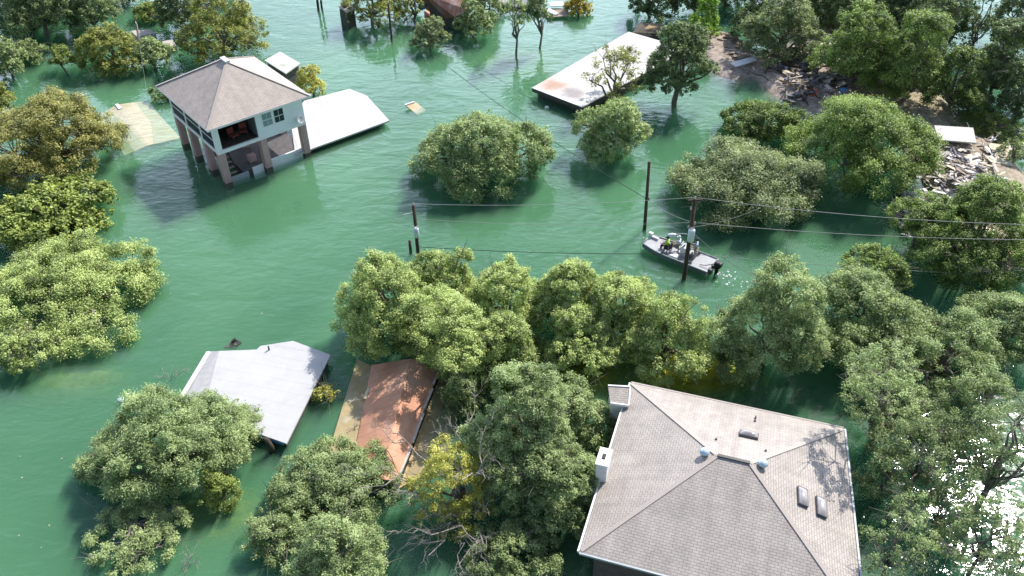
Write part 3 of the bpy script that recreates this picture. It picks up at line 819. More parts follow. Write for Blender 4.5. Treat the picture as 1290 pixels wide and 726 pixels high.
# hip roof
OV = .62
ev = [(-OV, -OV), (LX + OV, -OV), (LX + OV, LY + OV), (-OV, LY + OV)]
cxl, cyl = LX / 2, LY / 2
ap0 = HX @ Vector((cxl, cyl - .35, 0)); ap1 = HX @ Vector((cxl, cyl + .35, 0))
ZA = solve_z(ap0.x, ap0.y, 77.5)
ZE = ZW + .02
m = hb()
E4 = [Vector((x, y, ZE + .12)) for x, y in ev]; A0 = Vector((cxl, cyl - .35, ZA)); A1 = Vector((cxl, cyl + .35, ZA))
m.poly([E4[0], E4[1], A0]); m.poly([E4[1], E4[2], A1, A0]); m.poly([E4[2], E4[3], A1]); m.poly([E4[3], E4[0], A0, A1])
rf = m.build('roof', 'shingle_small', sh)
m = hb(); m.box(-OV, LX + OV, -OV, LY + OV, ZE - .04, ZE + .118); m.build('eave', 'white', sh)
for k, e in enumerate(E4):
    A = A0 if k < 2 else A1
    m = hb(); m.beam(e + Vector((0, 0, .02)), A + Vector((0, 0, .02)), .26, .03); m.build('hip_cap', 'ridgecap', rf)
m = hb(); m.beam(A0 + Vector((0, -.2, .05)), A1 + Vector((0, .2, .05)), .42, .14); m.build('ridge_vent', 'whitesheet', rf)
print('stilt apex', ZA, [tuple(round(q) for q in proj(HX @ e)) for e in E4], 'want 260,161 387,120 326,68 202,106', proj(HX @ A0))
m = hb(); m.box(.17, PX - .002, .16, LY * .62 - .002, ZF + .281, ZF + .2835); m.build('porch_shade_floor', 'darkplank', sh)  # dark sheet added over the white floor as the porch's shade
# what stands on the porch
def chair(xf, x, y, z, rz, label):
    c = xf @ Vector((x, y, z)); root = thing('porch_chair', c, label, 'chair', 'porch chairs of the raised house')
    X_ = Matrix.Translation(c) @ Matrix.Rotation(a_ + rz, 4, 'Z')
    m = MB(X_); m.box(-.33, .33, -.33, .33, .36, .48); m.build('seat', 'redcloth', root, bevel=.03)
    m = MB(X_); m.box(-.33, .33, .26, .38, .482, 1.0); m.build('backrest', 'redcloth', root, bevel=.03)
    for sx in (-1, 1):
        m = MB(X_); m.box(sx * .36 - .04, sx * .36 + .04, -.32, .36, .52, .58); m.build('armrest', 'darkplank', root)
        for sy in (-1, 1):
            m = MB(X_); m.box(sx * .30 - .03, sx * .30 + .03, sy * .28 - .03, sy * .28 + .03, 0, .358); m.build('leg', 'darkplank', root)
zf = ZF + .284
chair(HX, 2.0, 1.1, zf, .3, 'red cushioned porch chair nearer the corner post of the raised house')
chair(HX, 3.0, 1.3, zf, -.4, 'red cushioned porch chair against the inner wall of the raised house porch')
c = HX @ Vector((1.7, 2.7, zf)); tb = thing('porch_table', c, 'small dark table on the porch of the raised house', 'table')
m = MB(Matrix.Translation(c)); m.lathe((0, 0, .68), [(.5, 0), (.5, .05)], 16); m.build('tabletop', 'darkplank', tb)
m = MB(Matrix.Translation(c)); m.lathe((0, 0, 0), [(.22, 0), (.05, .06), (.05, .679)], 10); m.build('pedestal', 'darkplank', tb)
# deck under the house
m = hb(); m.box(2.0, LX - .1, .7, LY - .6, -.6, .42); dk = thing('sunken_deck', HX @ Vector((4.5, 3, -.6)), 'shade-dark deck platform just above the water under the raised house', 'deck')
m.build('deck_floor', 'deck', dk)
m = hb(); m.box(4.55, LX - .62, .42, .56, -.6, .75); m.build('skirt_wall', 'white', dk)
m = hb(); m.box(2.75, 3.75, .42, .56, -.6, .62); m.build('skirt_wall', 'white', dk)
st = thing('stairs', HX @ Vector((1.2, 2.5, 0)), 'dark open stairs rising under the porch of the raised house', 'stairs')
for s_ in (.75, 1.75):
    m = hb(); m.beam((s_, 1.3, .0), (s_, 4.6, ZF - .1), .08, .25); m.build('stringer', 'darkplank', st)
for k in range(9):
    m = hb(); t_ = (k + .5) / 9; yy = 1.3 + 3.3 * t_; zz = .05 + (ZF - .15) * t_
    m.box(.79, 1.71, yy - .13, yy + .13, zz, zz + .05); m.build('tread', 'plank', st)
m = hb(); m.box(.75, 2.35, .5, .6, -.5, .42); pb = m.build('pale_panel', 'grey'); tag(pb, 'pale grey panel standing in the water beside the near pillar of the raised house', 'panel')
m = hb(); m.box(3.1, 3.75, 1.6, 2.2, .425, 1.05); cb_ = m.build('storage_box', 'brickpink', bevel=.03); tag(cb_, 'pinkish box standing on the shade-dark deck under the raised house', 'box')

# ---- white roof beyond the stilt house
def zpx(pts): return [P(*p) for p in pts]
wr = thing('flooded_shed', P(440, 150), 'flooded shed showing only its clean white metal roof beside the raised house', 'shed')
top = zpx([(383, 127, .75), (440, 112, .75), (462, 120.5, .72), (490.5, 152, .5), (397, 186, .5), (372, 196, .5), (366, 150, .6)])
m = MB(); m.slab(top, .14); m.build('roof', 'whitemetal', wr)
m = MB(); lo = [P(x, y, -.02) for x, y in ((392, 131), (438, 118), (459, 125), (484, 153), (400, 183))]
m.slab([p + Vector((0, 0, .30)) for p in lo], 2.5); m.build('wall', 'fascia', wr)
m = MB(); m.beam(P(490.5, 152.5, .43), P(397, 186.5, .43), .05, .14); m.build('fascia', 'grey', wr)

# ---- little shed behind it
ls = thing('boat_shed', P(356, 92), 'small pale roofed shed standing in water behind the raised house', 'shed')
q = zpx([(333, 76, 1.9), (353, 65, 1.9), (378.5, 80, 1.7), (360, 93, 1.7)])
m = MB(); m.slab(q, .1); m.build('roof', 'greyroof', ls)
g_ = [Vector((p.x, p.y, 0)) for p in q]; cc = sum(g_, Vector()) / 4
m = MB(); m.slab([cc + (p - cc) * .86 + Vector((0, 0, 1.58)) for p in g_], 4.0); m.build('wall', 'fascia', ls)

# ---- pale roof under the water at the left
sr_ = thing('sunken_roof', P(176, 160, -.3), 'pale sunken gable roof seen through the water left of the raised house', 'roof')
r0, r1 = P(147, 132, .01), P(187, 183, -.10)
m = MB(); m.slab([r0, r1, P(228, 174, -.23), P(184, 127, -.20)], .1); m.build('far_slope', 'palesilt', sr_)
m = MB(); m.slab([r1, r0, P(123, 146, -.30), P(157, 196, -.36)], .1); m.build('near_slope', 'palesilt', sr_)
m = MB(); m.beam(r0 + Vector((0, 0, .05)), r0.lerp(r1, .12) + Vector((0, 0, .05)), .3, .06); m.build('ridge_cap', 'whitesheet', sr_)

# ---- long white roof with a rust patch
lr = thing('flooded_boathouse', P(740, 90), 'long flooded boathouse with a rust stained white flat roof behind sparse trees', 'boathouse')
q = [P(670.5, 110.5, .95), P(734, 135, .95), P(868, 62, .9), P(792, 40, .9)]
m = MB(); m.slab(q, .12); rr = m.build('roof', 'rustroof', lr)
m = MB(); m.beam(q[0] - Vector((0, 0, .25)), q[1] - Vector((0, 0, .25)), .08, .34); m.build('fascia', 'fascia', lr)
m = MB(); m.beam(q[1] - Vector((0, 0, .25)), q[2] - Vector((0, 0, .25)), .08, .34); m.build('fascia', 'fascia', lr)
m = MB(); m.beam(q[0] + Vector((0, 0, .012)), q[1] + Vector((0, 0, .012)), .16, .03); m.build('drip_edge', 'whitesheet', lr)
cc = sum(q, Vector()) / 4
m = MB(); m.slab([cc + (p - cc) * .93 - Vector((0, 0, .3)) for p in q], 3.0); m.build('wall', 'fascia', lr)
pr = thing('roofed_wreck', P(818, 38), 'brown torn roof piece perched beyond the long white roof', 'roof')
q = [P(797, 41, .9), P(806, 28, 1.7), P(838, 31, 1.6), P(834, 42, .8)]
m = MB(); m.slab(q, .12); m.build('roof', 'plank', pr)
m = MB(); cc = sum(q, Vector()) / 4; m.slab([cc + (p - cc) * .8 - Vector((0, 0, .5)) for p in q], 2.0); m.build('wall', 'fascia', pr)
m = MB(); m.slab([P(812, 36, 1.5), P(818, 31, 1.75), P(830, 33, 1.7), P(826, 37, 1.4)], .06); m.build('torn_patch', 'tanroof', pr)

# ---- a corner of a roof poking out in mid lake
fr2 = thing('roof_corner', P(521, 137), 'small pale roof corner tipped out of the open water', 'roof')
m = MB(); m.slab([P(510, 132, .42), P(522, 128, .35), P(537, 139, -.35), P(526, 145, -.3)], .1); m.build('roof_slope', 'palesilt', fr2)
m = MB(); m.beam(P(510, 132.5, .42), P(522, 128.5, .36), .16, .1); m.build('trim', 'whitesheet', fr2)

# ---- wrecks along the top edge
hut = thing('flooded_hut', P(434, 22), 'dark walled hut with a battered pale top among bushes in the far water', 'hut')
q = zpx([(426, 7, 2.2), (436, 3, 2.3), (447, 10, 2.1), (437, 15, 2.0)])
m = MB(); m.slab(q, .18); m.build('roof', 'rubble', hut)
g_ = [Vector((p.x, p.y, 0)) for p in q]; cc = sum(g_, Vector()) / 4
m = MB(); m.slab([cc + (p - cc) * .92 + Vector((0, 0, 1.8)) for p in g_], 4.0); m.build('wall', 'fascia', hut)
rw = thing('rusty_house', P(570, 20), 'collapsed house with a rusty red corrugated roof at the far shore', 'house')
a, b_, c, d_ = P(534, -8, 3.2), P(572, 21, 1.6), P(592, 14, 2.2), P(590, -14, 3.6)
m = MB(); m.slab([a, b_, c, d_], .12); m.build('roof', 'rusty', rw)
m = MB(); m.slab([a, b_, P(556, 24, .6), P(520, 0, .9)], .1); m.build('side_roof', 'rusty', rw)
m = MB(); m.slab([p * 1.0 - Vector((0, 0, .6)) for p in (a.lerp(c, .1), b_.lerp(d_, .1), c.lerp(a, .1), d_.lerp(b_, .1))], 5.0); m.build('wall', 'fascia', rw)
wh = thing('white_wreck', P(655, 10), 'long torn white roof at the far shore behind bare trunks', 'roof')
m = MB(); m.slab([P(622, 4, 1.0), P(650, 9, .5), P(684, -2, 1.0), P(660, -14, 1.8)], .12); m.build('roof', 'whitemetal', wh)
m = MB(); m.slab([P(626, 3, .6), P(650, 9, .2), P(682, 0, .6), P(660, -9, .6)], 2.0); m.build('wall', 'fascia', wh)

# ---- white roof, lower left
bl = thing('flooded_cabin', P(325, 495), 'flooded cabin showing only its broad white roof, with a tree leaning over its near edge', 'cabin')
T = {'a': P(265, 442.5, .2), 'b': P(323.5, 440.5, .45), 'c': P(328, 436, .45), 'd': P(369, 429.5, .55), 'e': P(416.5, 447, .6), 'f': P(361, 559, .62), 'g': P(285, 532, .55), 'h': P(248, 516, .4)}
crease0, crease1 = P(276, 442.3, .30), P(256, 519, .40)
m = MB(); m.slab([crease0, T['b'], T['c'], T['d'], T['e'], T['f'], T['g'], crease1], .12); rf = m.build('roof', 'whiteroof', bl)
m = MB(); m.slab([P(263, 443, -.05), crease0, crease1, P(226, 510, -.08)], .12); m.build('hip_slope', 'greystrip', bl)
m = MB(); m.beam(P(263, 443.5, .02), P(229, 500, .0), .26, .12); m.build('edge_trim', 'whitesheet', bl)
m = MB()
pp = [T['b'], T['d'], T['e'], T['f'], T['g'], crease1]; cc = sum(pp, Vector()) / len(pp)
m.slab([cc + (p - cc) * .93 - Vector((0, 0, .16)) for p in pp], 3.0); m.build('wall', 'fascia', bl)
m = MB(); m.beam(P(356, 559, .40), P(326, 549, .38), .07, .26); m.build('blue_board', 'blue', bl)
m = MB(); m.lathe(P(339, 440.6, .50), [(.06, -.05), (.06, .3)], 8); m.build('vent_pipe', 'darkmetal', rf)
m = MB(); m.slab([P(274, 517, .55), P(287, 514.5, .58), P(276, 519, .58)], .03); m.build('tear', 'fascia', rf)
pt = MB(); pt.tube([P(343, 572, -1), P(342, 565, .3), P(335, 553, 1.15)], [.2, .19, .16], 7); tag(pt.build('broken_post', 'darkplank', None, smooth=True), 'dark broken post standing in the water at the near edge of the white cabin roof', 'post')
pk = thing('sunken_planking', P(294, 432), 'brown sunken planking just past the far edge of the white cabin roof', 'debris')
m = MB(); m.slab([P(282, 438, -.1), P(296, 427, .22), P(304, 431, .18), P(297, 438, -.15)], .1); m.build('boards', 'plank', pk)
m = MB(); m.beam(P(292, 431, .1), P(297, 427, .3), .2, .12); m.build('end_beam', 'darkplank', pk)

# ---- red roof
rd = thing('flooded_red_house', P(490, 530), 'flooded house with a red oxide metal roof half under water between the trees', 'house')
R0, R1 = P(517, 452, 1.3), P(479, 603, 1.3)
Lf0, Lf1 = P(468, 460, .06), P(440, 606, .06)
Rt0, Rt1 = P(556, 458, .62), P(501, 607, .62)
m = MB(); m.slab([R0, R1, Lf1, Lf0], .1); m.build('shaded_slope', 'redroof', rd)
m = MB(); m.slab([R1, R0, Rt0, Rt1], .1); m.build('sunny_slope', 'redroof', rd)
m = MB(); m.slab([Lf0 - Vector((0, 0, .115)), Lf1 - Vector((0, 0, .115)), P(404, 602, -.11), P(450, 452, -.11)], .08); m.build('sunken_porch_roof', 'tanroof', rd)
m = MB(); m.slab([Rt0 - Vector((0, 0, .6)), P(590, 470, -.26), P(560, 585, -.26), Rt1 - Vector((0, 0, .6))], .08); m.build('sunken_side_roof', 'tanroof', rd)
rng = random.Random(4)
ts_ = [0.05, .2, .24, .42, .46, .70, .73, .95]
for k in range(0, 8, 2):
    m = MB(); p0, p1 = Rt0.lerp(Rt1, ts_[k]), Rt0.lerp(Rt1, ts_[k + 1])
    m.beam(p0 + Vector((.05, 0, .02)), p1 + Vector((.05 + rng.uniform(-.1, .1), 0, .02)), .13, .10); m.build('broken_trim', 'rubble', rd)
m = MB(); m.beam(P(465, 489, .14), P(459, 503, .14), .18, .08); m.build('trim_scrap', 'beige', rd)
m = MB(); m.slab([R0.lerp(R1, .99) - Vector((0, 0, .11)), Lf1 - Vector((0, 0, .11)), Lf1 - Vector((-.2, -.4, .12)), Rt1 - Vector((.3, -.4, .12)), Rt1 - Vector((0, 0, .11))], 1.5); m.build('gable_wall', 'fascia', rd)
m = MB(); m.tube([P(492, 612, -.5), P(492, 606, .5)], .06); m.build('downpipe', 'whitesheet', rd)

# ---- the large house
ZE = 2.9
A, B, C = P(795, 482.5, ZE), P(1063, 540, ZE), P(730, 695, ZE)
q_ = P(1083, 726, ZE)
dR = (q_ - B).normalized(); AB = (B - A)
M2 = np.array([[dR.x, -AB.x], [dR.y, -AB.y]]); rhs = np.array([C.x - B.x, C.y - B.y])
t_ = np.linalg.solve(M2, rhs)[0]
D = B + dR * t_
print('big house', AB.length, (C - A).length, (D - C).length, (D - B).length)
mid = (A + B + C + D) / 4
ZR = solve_z(mid.x, mid.y, 585.0)
print('ridge z', ZR)
ZR = min(max(ZR, 5.0), 6.2)
R1, R2 = P(904, 574, ZR), P(945, 583.5, ZR)
bh = thing('shingled_house', (mid.x, mid.y, -2.5), 'large house under a broad taupe shingled hip roof with a white chimney', 'house')
roof_faces = {'top': (A, R1, R2, B), 'right': (B, R2, D), 'bottom': (D, R2, R1, C), 'left': (C, R1, A)}
m = MB()
for f in roof_faces.values(): m.poly([Vector(p) for p in f][::-1] if (Vector(f[1]) - Vector(f[0])).cross(Vector(f[2]) - Vector(f[0])).z < 0 else f)
rf = m.build('roof', 'shingle_big', bh)
def fplane(k):
    f = roof_faces[k]; n = (Vector(f[1]) - Vector(f[0])).cross(Vector(f[2]) - Vector(f[0])).normalized()
    if n.z < 0: n = -n
    return Vector(f[0]), n
PL = {k: fplane(k) for k in roof_faces}
for p, q in ((A, R1), (C, R1), (B, R2), (D, R2)):
    m = MB(); m.beam(p.lerp(q, .01) + Vector((0, 0, .012)), q + Vector((0, 0, .012)), .22, .016); m.build('hip_cap', 'ridgecap', rf)
m = MB(); ce = [A, B, D, C]
m.slab([p - Vector((0, 0, .012)) for p in ce], .10); m.build('soffit', 'fascia', bh)
for p, q, nm in ((A, C, 'white'), (B, D, 'grey'), (A, B, 'ridgecap'), (C, D, 'grey')):
    o_ = (p + q) / 2 - mid; o_.z = 0; o_.normalize()
    m = MB(); m.beam(p + o_ * .07 - Vector((0, 0, .05)), q + o_ * .07 - Vector((0, 0, .05)), .10, .12); m.build('gutter', nm, bh)
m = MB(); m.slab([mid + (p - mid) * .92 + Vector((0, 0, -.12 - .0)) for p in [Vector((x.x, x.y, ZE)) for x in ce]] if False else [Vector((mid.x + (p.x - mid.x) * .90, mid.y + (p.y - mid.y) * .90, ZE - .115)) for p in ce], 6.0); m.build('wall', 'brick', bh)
# windows along the near and left walls, under the eave
def wallpt(p, q, t, z, off=.02):
    a = Vector((mid.x + (p.x - mid.x) * .90, mid.y + (p.y - mid.y) * .90, z)); b = Vector((mid.x + (q.x - mid.x) * .90, mid.y + (q.y - mid.y) * .90, z))
    o = ((p + q) / 2 - mid); o.z = 0; o.normalize()
    return a.lerp(b, t) + o * off
for (p, q, t0, t1) in ((C, D, .42, .58), (C, D, .75, .88), (A, C, .62, .74), (B, D, .3, .42), (B, D, .6, .74)):
    m = MB(); m.beam(wallpt(p, q, t0, 1.5), wallpt(p, q, t1, 1.5), .06, 1.3); w_ = m.build('window', 'white', bh)
    m = MB(); m.beam(wallpt(p, q, t0 + .008, 1.5, .05), wallpt(p, q, t1 - .008, 1.5, .05), .03, 1.15); m.build('pane', 'glassdark', w_)
def roof_frame(u, v, k):
    p0, n = PL[k]; c = on_plane(u, v, p0, n)
    t = Vector((0, 0, 1)).cross(n).normalized(); b = n.cross(t)
    X_ = Matrix.Identity(4)
    for i in range(3):
        X_[i][0] = t[i]; X_[i][1] = b[i]; X_[i][2] = n[i]; X_[i][3] = c[i]
    return X_
def dome_skylight(u, v, k, w, l):
    X_ = roof_frame(u, v, k)
    m = MB(X_); m.box(-w / 2, w / 2, -l / 2, l / 2, -.04, .16); s_ = m.build('skylight', 'darkmetal', rf)
    m = MB(X_); nn = 8; vs, fs = [], []
    for i in range(nn + 1):
        for j in range(nn + 1):
            x = -1 + 2 * i / nn; y = -1 + 2 * j / nn
            vs.append((x * (w / 2 - .05), y * (l / 2 - .05), .165 + .16 * (1 - x ** 4) * (1 - y ** 4)))
    for i in range(nn):
        for j in range(nn):
            fs.append([i * (nn + 1) + j, (i + 1) * (nn + 1) + j, (i + 1) * (nn + 1) + j + 1, i * (nn + 1) + j + 1])
    m.add(vs, fs); m.build('dome', 'skyl', s_, smooth=True)
dome_skylight(943, 549.5, 'top', 1.0, .55)
dome_skylight(1010, 627, 'right', 1.1, .55)
dome_skylight(1033.5, 640, 'right', 1.15, .55)
for u, v, k in ((887, 573.5, 'left'), (960.5, 588, 'right')):
    X_ = roof_frame(u, v, k); c = X_.translation
    m = MB(); m.lathe(c, [(.14, -.1), (.14, .2), (.26, .22), (.27, .27), (.22, .36), (.12, .42), (.02, .44)], 16); m.build('turbine_vent', 'dome', rf, smooth=True)
m = MB(); m.beam(R1 + Vector((0, 0, .03)), R2 + Vector((0, 0, .03)), .16, .07); m.build('ridge_vent', 'black', rf)
for u, v, hh in ((951.5, 527.5, .22), (951, 531, .16), (902, 554, .14), (964.5, 568.5, .14)):
    c = roof_frame(u, v, 'top').translation
    m = MB(); m.lathe(c, [(.09, -.1), (.06, .05), (.045, .06), (.045, hh)], 8); m.build('vent_pipe', 'darkmetal', rf)
# chimney on the left edge
cc = P(761, 576, 4.3); dx = (C - A).normalized(); dx.z = 0; dx.normalize(); dy = Vector((-dx.y, dx.x, 0))
X_ = frame_xf((cc.x, cc.y, 0), dx)
m = MB(X_); m.box(-.55, .55, -.29, .29, -2.5, 4.22); ch = m.build('chimney', 'whitesheet', bh)
m = MB(X_); m.box(-.60, .60, -.34, .34, 4.222, 4.34); m.build('chimney_cap', 'white', ch)
m = MB(X_); m.box(-.16, .16, -.09, .09, 4.342, 4.40); m.build('flue', 'black', ch)
# the small entry gable at the upper left corner
e = [P(766, 486, 3.5), P(794, 487.5, 3.5), P(792, 511, 3.2), P(769, 508, 3.2)]
m = MB(); m.slab(e, .1); er = m.build('entry_roof', 'shingle_big', bh)
m = MB(); m.beam(e[3] - Vector((0, 0, .03)), e[2] - Vector((0, 0, .03)), .08, .16); m.beam(e[1] - Vector((0, 0, .03)), e[2] - Vector((0, 0, .03)), .08, .16); m.beam(e[0] - Vector((0, 0, .03)), e[1] - Vector((0, 0, .03)), .08, .16); m.build('entry_trim', 'white', er)
cc = sum(e, Vector()) / 4
m = MB(); m.slab([Vector((cc.x + (p.x - cc.x) * .85, cc.y + (p.y - cc.y) * .85, 3.1)) for p in e], 5.5); m.build('entry_wall', 'whitesheet', bh)

# ------------------------------------------------------------------ utility poles and wires
def pole(bu, bv, tu, tv, label, r=.15, m='pole', base_z=-2.5, parts=()):
    b = P(bu, bv)
    # the top stands where the leaning pole reaches row tv at the height that keeps its lean small
    z = 3.0
    for _ in range(30):
        t = P(tu, tv, z)
        dy = t.y - b.y
        z += dy * .35 * -1 if False else (-dy) * .4 * (-1)
        z = min(max(z, .5), 14)
    z = solve_z(b.x, b.y, tv)
    t = P(tu, tv, z)
    root = thing('utility_pole', (b.x, b.y, base_z), label, 'utility pole', 'utility poles in the water')
    mb = MB(); lo = b + (b - t) * (abs(base_z) / z); mb.tube([lo, b, t], [r * 1.1, r, r * .8], 10); mb.build('shaft', m, root, smooth=True)
    return root, b, t
PP = {}
r1, b1, t1 = pole(527, 322, 521, 259, 'brown utility pole with a pale transformer rising behind the light green oaks')
d1 = (t1 - b1).normalized()
def transformer(root, b, t, f, side, rr=.22, hh=.85):
    p = b.lerp(t, f) + side
    m = MB(); m.lathe(p - Vector((0, 0, hh / 2)), [(rr * .9, 0), (rr, .04), (rr, hh - .06), (rr * .8, hh), (.05, hh + .03)], 14); tr = m.build('transformer', 'transformer', root, smooth=True)
    for k in (-1, 1):
        m = MB(); m.lathe(p + Vector((k * .1, 0, hh / 2)), [(.04, 0), (.05, .05), (.03, .08), (.045, .12), (.02, .2)], 8); m.build('bushing', 'rubble', tr)
    m = MB(); m.beam(p, b.lerp(t, f), .1, .3); m.build('bracket', 'darkmetal', tr)
transformer(r1, b1, t1, .52, Vector((.05, -.32, 0)), .2, .8)
def insulator(root, p, m_='rubble'):
    m = MB(); m.lathe(p, [(.03, -.12), (.07, -.08), (.05, -.03), (.075, 0), (.05, .05), (.06, .09), (.02, .14)], 8); m.build('insulator', m_, root, smooth=True)
insulator(r1, t1 + Vector((0, 0, .1)))
m = MB(); m.beam(b1.lerp(t1, .86) + Vector((-.1, 0, 0)), b1.lerp(t1, .80) + Vector((-.75, 0, .1)), .06, .06); m.build('bracket_arm', 'grey', r1)
r2, b2, t2 = pole(812, 288, 818, 204, 'bare dark utility pole off the bow of the boat', .14)
insulator(r2, b2.lerp(t2, .45) + Vector((.16, 0, 0)), 'black')
r3, b3, t3 = pole(861.5, 351, 875.5, 251, 'dark utility pole in front of the boat with a transformer and a lamp arm', .17)
transformer(r3, b3, t3, .60, Vector((.0, -.36, 0)), .24, 1.0)
for f, s_ in ((1.0, (0, 0, .1)), (.9, (-.2, -.1, 0)), (.68, (-.2, -.1, 0)), (.72, (.2, -.1, 0))):
    insulator(r3, b3.lerp(t3, f) + Vector(s_))
lp = b3.lerp(t3, .57); tip = lp + Vector((-1.15, -.2, .15))
m = MB(); m.tube([lp, lp.lerp(tip, .5) + Vector((0, 0, .1)), tip], .035); arm = m.build('lamp_arm', 'grey', r3)
m = MB(); m.lathe(tip + Vector((.12, 0, 0)), [(.03, -.02), (.10, .05), (.13, .3), (.09, .55), (.02, .62)], 10, axis=(-1, -.15, .1)); m.build('lamp_head', 'whitesheet', arm, smooth=True)
m = MB(); m.beam(t3 + Vector((-.45, 0, -.12)), t3 + Vector((.55, 0, -.05)), .09, .11); m.build('crossarm', 'pole', r3)
r4, b4, t4 = pole(181, 80, 171.5, 30, 'pale leaning utility pole in the bush at upper left', .13, 'palewood')
insulator(r4, t4 + Vector((0, 0, .1)), 'whitesheet')
r5, b5, t5 = pole(401, 12, 396, -32, 'left of the pair of far utility poles at the top edge', .15)
r6, b6, t6 = pole(405.5, 11, 401, -28, 'right of the pair of far utility poles at the top edge', .13)
r7, b7, t7 = pole(493.5, 50, 489, 4, 'dark utility pole between bushes in the far water, left of the grey bush', .13)
insulator(r7, t7 + Vector((0, 0, .1)))
r8, b8, t8 = pole(618.5, 31, 616, -8, 'slim grey utility pole beside the rusty house', .11, 'palewood')
m = MB(); m.tube([P(517.5, 322, -2), P(517.5, 318, 0), P(516, 303, .95)], [.13, .12, .11], 8); tag(m.build('stub_post', 'pole', smooth=True), 'short cut off post left of the brown utility pole behind the oaks', 'post')

def wire(a, b, sag, label, r=.02, m_='wire', group=None):
    mb = MB(); n = 22; pts = []
    for i in range(n + 1):
        t = i / n; p = Vector(a).lerp(Vector(b), t); p.z -= sag * 4 * t * (1 - t); pts.append(p)
    mb.tube(pts, r, 5)
    tag(mb.build('overhead_wire', m_, None, smooth=True, loc=a), label, 'wire', group or 'overhead wires')
top3 = t3 + Vector((0, 0, .15)); mid3 = b3.lerp(t3, .72) + Vector((.1, 0, 0)); low3 = b3.lerp(t3, .33)
wire(top3, P(1420, 285, top3.z), .6, 'topmost overhead wire running right from the pole at the boat', .022)
wire(mid3, P(1420, 302, mid3.z), .5, 'second overhead wire running right from the pole at the boat', .022)
wire(low3, P(1420, 352, low3.z), .35, 'lowest overhead wire running right past the oak crowns', .018)
wire(top3, t1 + Vector((0, 0, .15)), .35, 'pale overhead wire between the tops of the two transformer poles', .016)
wire(mid3, b1.lerp(t1, .74), .35, 'lower pale overhead wire between the two transformer poles', .013)
wire(b1.lerp(t1, .18), low3, .25, 'dark overhead wire low over the water between the two transformer poles', .024, 'darkwire')
wire(b7.lerp(t7, .55) , b2.lerp(t2, .46), .9, 'long dark overhead wire crossing the open water to the bare pole', .024, 'darkwire')
wire(b7.lerp(t7, .95), t2 - Vector((0, 0, .2)), .7, 'thin upper wire crossing the open water to the bare pole', .011, 'darkwire')
wire(b2.lerp(t2, .46), mid3, .25, 'short wire from the bare pole to the pole at the boat', .016)
wire(b3.lerp(t3, .62), P(956, 352, .2), .3, 'guy wire slanting down to the water behind the boat', .02)
wire(b3.lerp(t3, .66), P(958, 262, 5.0), .25, 'branching service wire curving up right from the pole at the boat', .014)
wire(t4, P(150, -30, t4.z + .5), .3, 'thin wire leaving the pale leaning pole past the top edge', .012, 'darkwire')
wire(b4.lerp(t4, .9), P(186, 125, .05), .1, 'slack guy wire from the pale leaning pole into the water', .012)

# ------------------------------------------------------------------ trees and bushes: (label, leaves, column, water row, top row, width px)
GT = 'trees standing in the flood'
# upper left
tree('dark spreading tree filling the top left corner', 'dark', 42, 62, -45, 125, n=8)
tree('dark tree right of the top left corner tree, paler leaves on its right', 'dark', 112, 50, -40, 70, tint=.1)
tree('low bush at the left edge under the top left tree', 'oak', 6, 106, 48, 56, name='bush', cat='bush', n=5)
tree('small bright green bush alone in the water at upper left', 'bright', 79, 92, 58, 34, name='bush', cat='bush', n=5)
tree('olive bush left of the pale leaning pole, yellower at its top', 'yelgreen', 137, 99, 32, 84, name='bush', cat='bush', n=7)
tree('low bush right of the pale leaning pole', 'oak', 190, 92, 48, 56, name='bush', cat='bush', n=6, tint=.1)
tree('low pale bush at the far bank above the pale leaning pole', 'bright', 193, 30, 2, 48, name='bush', cat='bush', n=5, tint=-.1)
tree('dark tree at the top edge left of the yellow green tree', 'dark', 222, 46, -28, 62, n=6)
tree('large yellow green tree rising behind the raised house', 'yelgreen', 278, 92, -10, 118, n=9, cover=.9)
tree('olive brown round tree at the left edge', 'brown', 62, 242, 116, 182, n=10, cr=.62)
tree('yellowish bush at the left edge above the olive brown tree', 'yelgreen', -4, 150, 103, 46, name='bush', cat='bush', n=4, tint=.1)
tree('bright yellow green leafy bush below the olive brown tree', 'bright', 62, 312, 222, 150, name='bush', cat='bush', n=9, leaf=1.5, elong=.75)
tree('broad pale green tree at the left edge beside open water', 'lightoak', 82, 420, 292, 215, n=11, extra=((158, 385, 335, 80), (120, 440, 380, 90)))
tree('small light green bush at the left edge below the broad pale tree', 'lightoak', 22, 478, 412, 84, name='bush', cat='bush', n=6)
tree('yellow flowering shrub between the raised house and the white shed roof', 'yellow', 389, 129, 84, 44, name='shrub', cat='shrub', n=5, leaf=.8)
tree('small dark shrub left of the raised house roof', 'juniper', 208, 130, 108, 36, name='shrub', cat='shrub', n=4)
tree('dark tree beyond the top edge at the far left', 'dark', 20, 8, -85, 110, n=7)
tree('dark tree beyond the top edge above the small bright green bush', 'dark', 92, 14, -75, 80, n=7)
tree('grey green tree at the top edge above the olive bush', 'oak', 150, 8, -50, 60, n=6, tint=-.1)
tree('dark tree at the top edge behind the yellow green tree', 'dark', 262, 10, -55, 80, n=6)
tree('grey green bush at the left edge in the dark shade of the top left tree', 'oak', 30, 84, 50, 50, name='bush', cat='bush', n=5, tint=-.1)
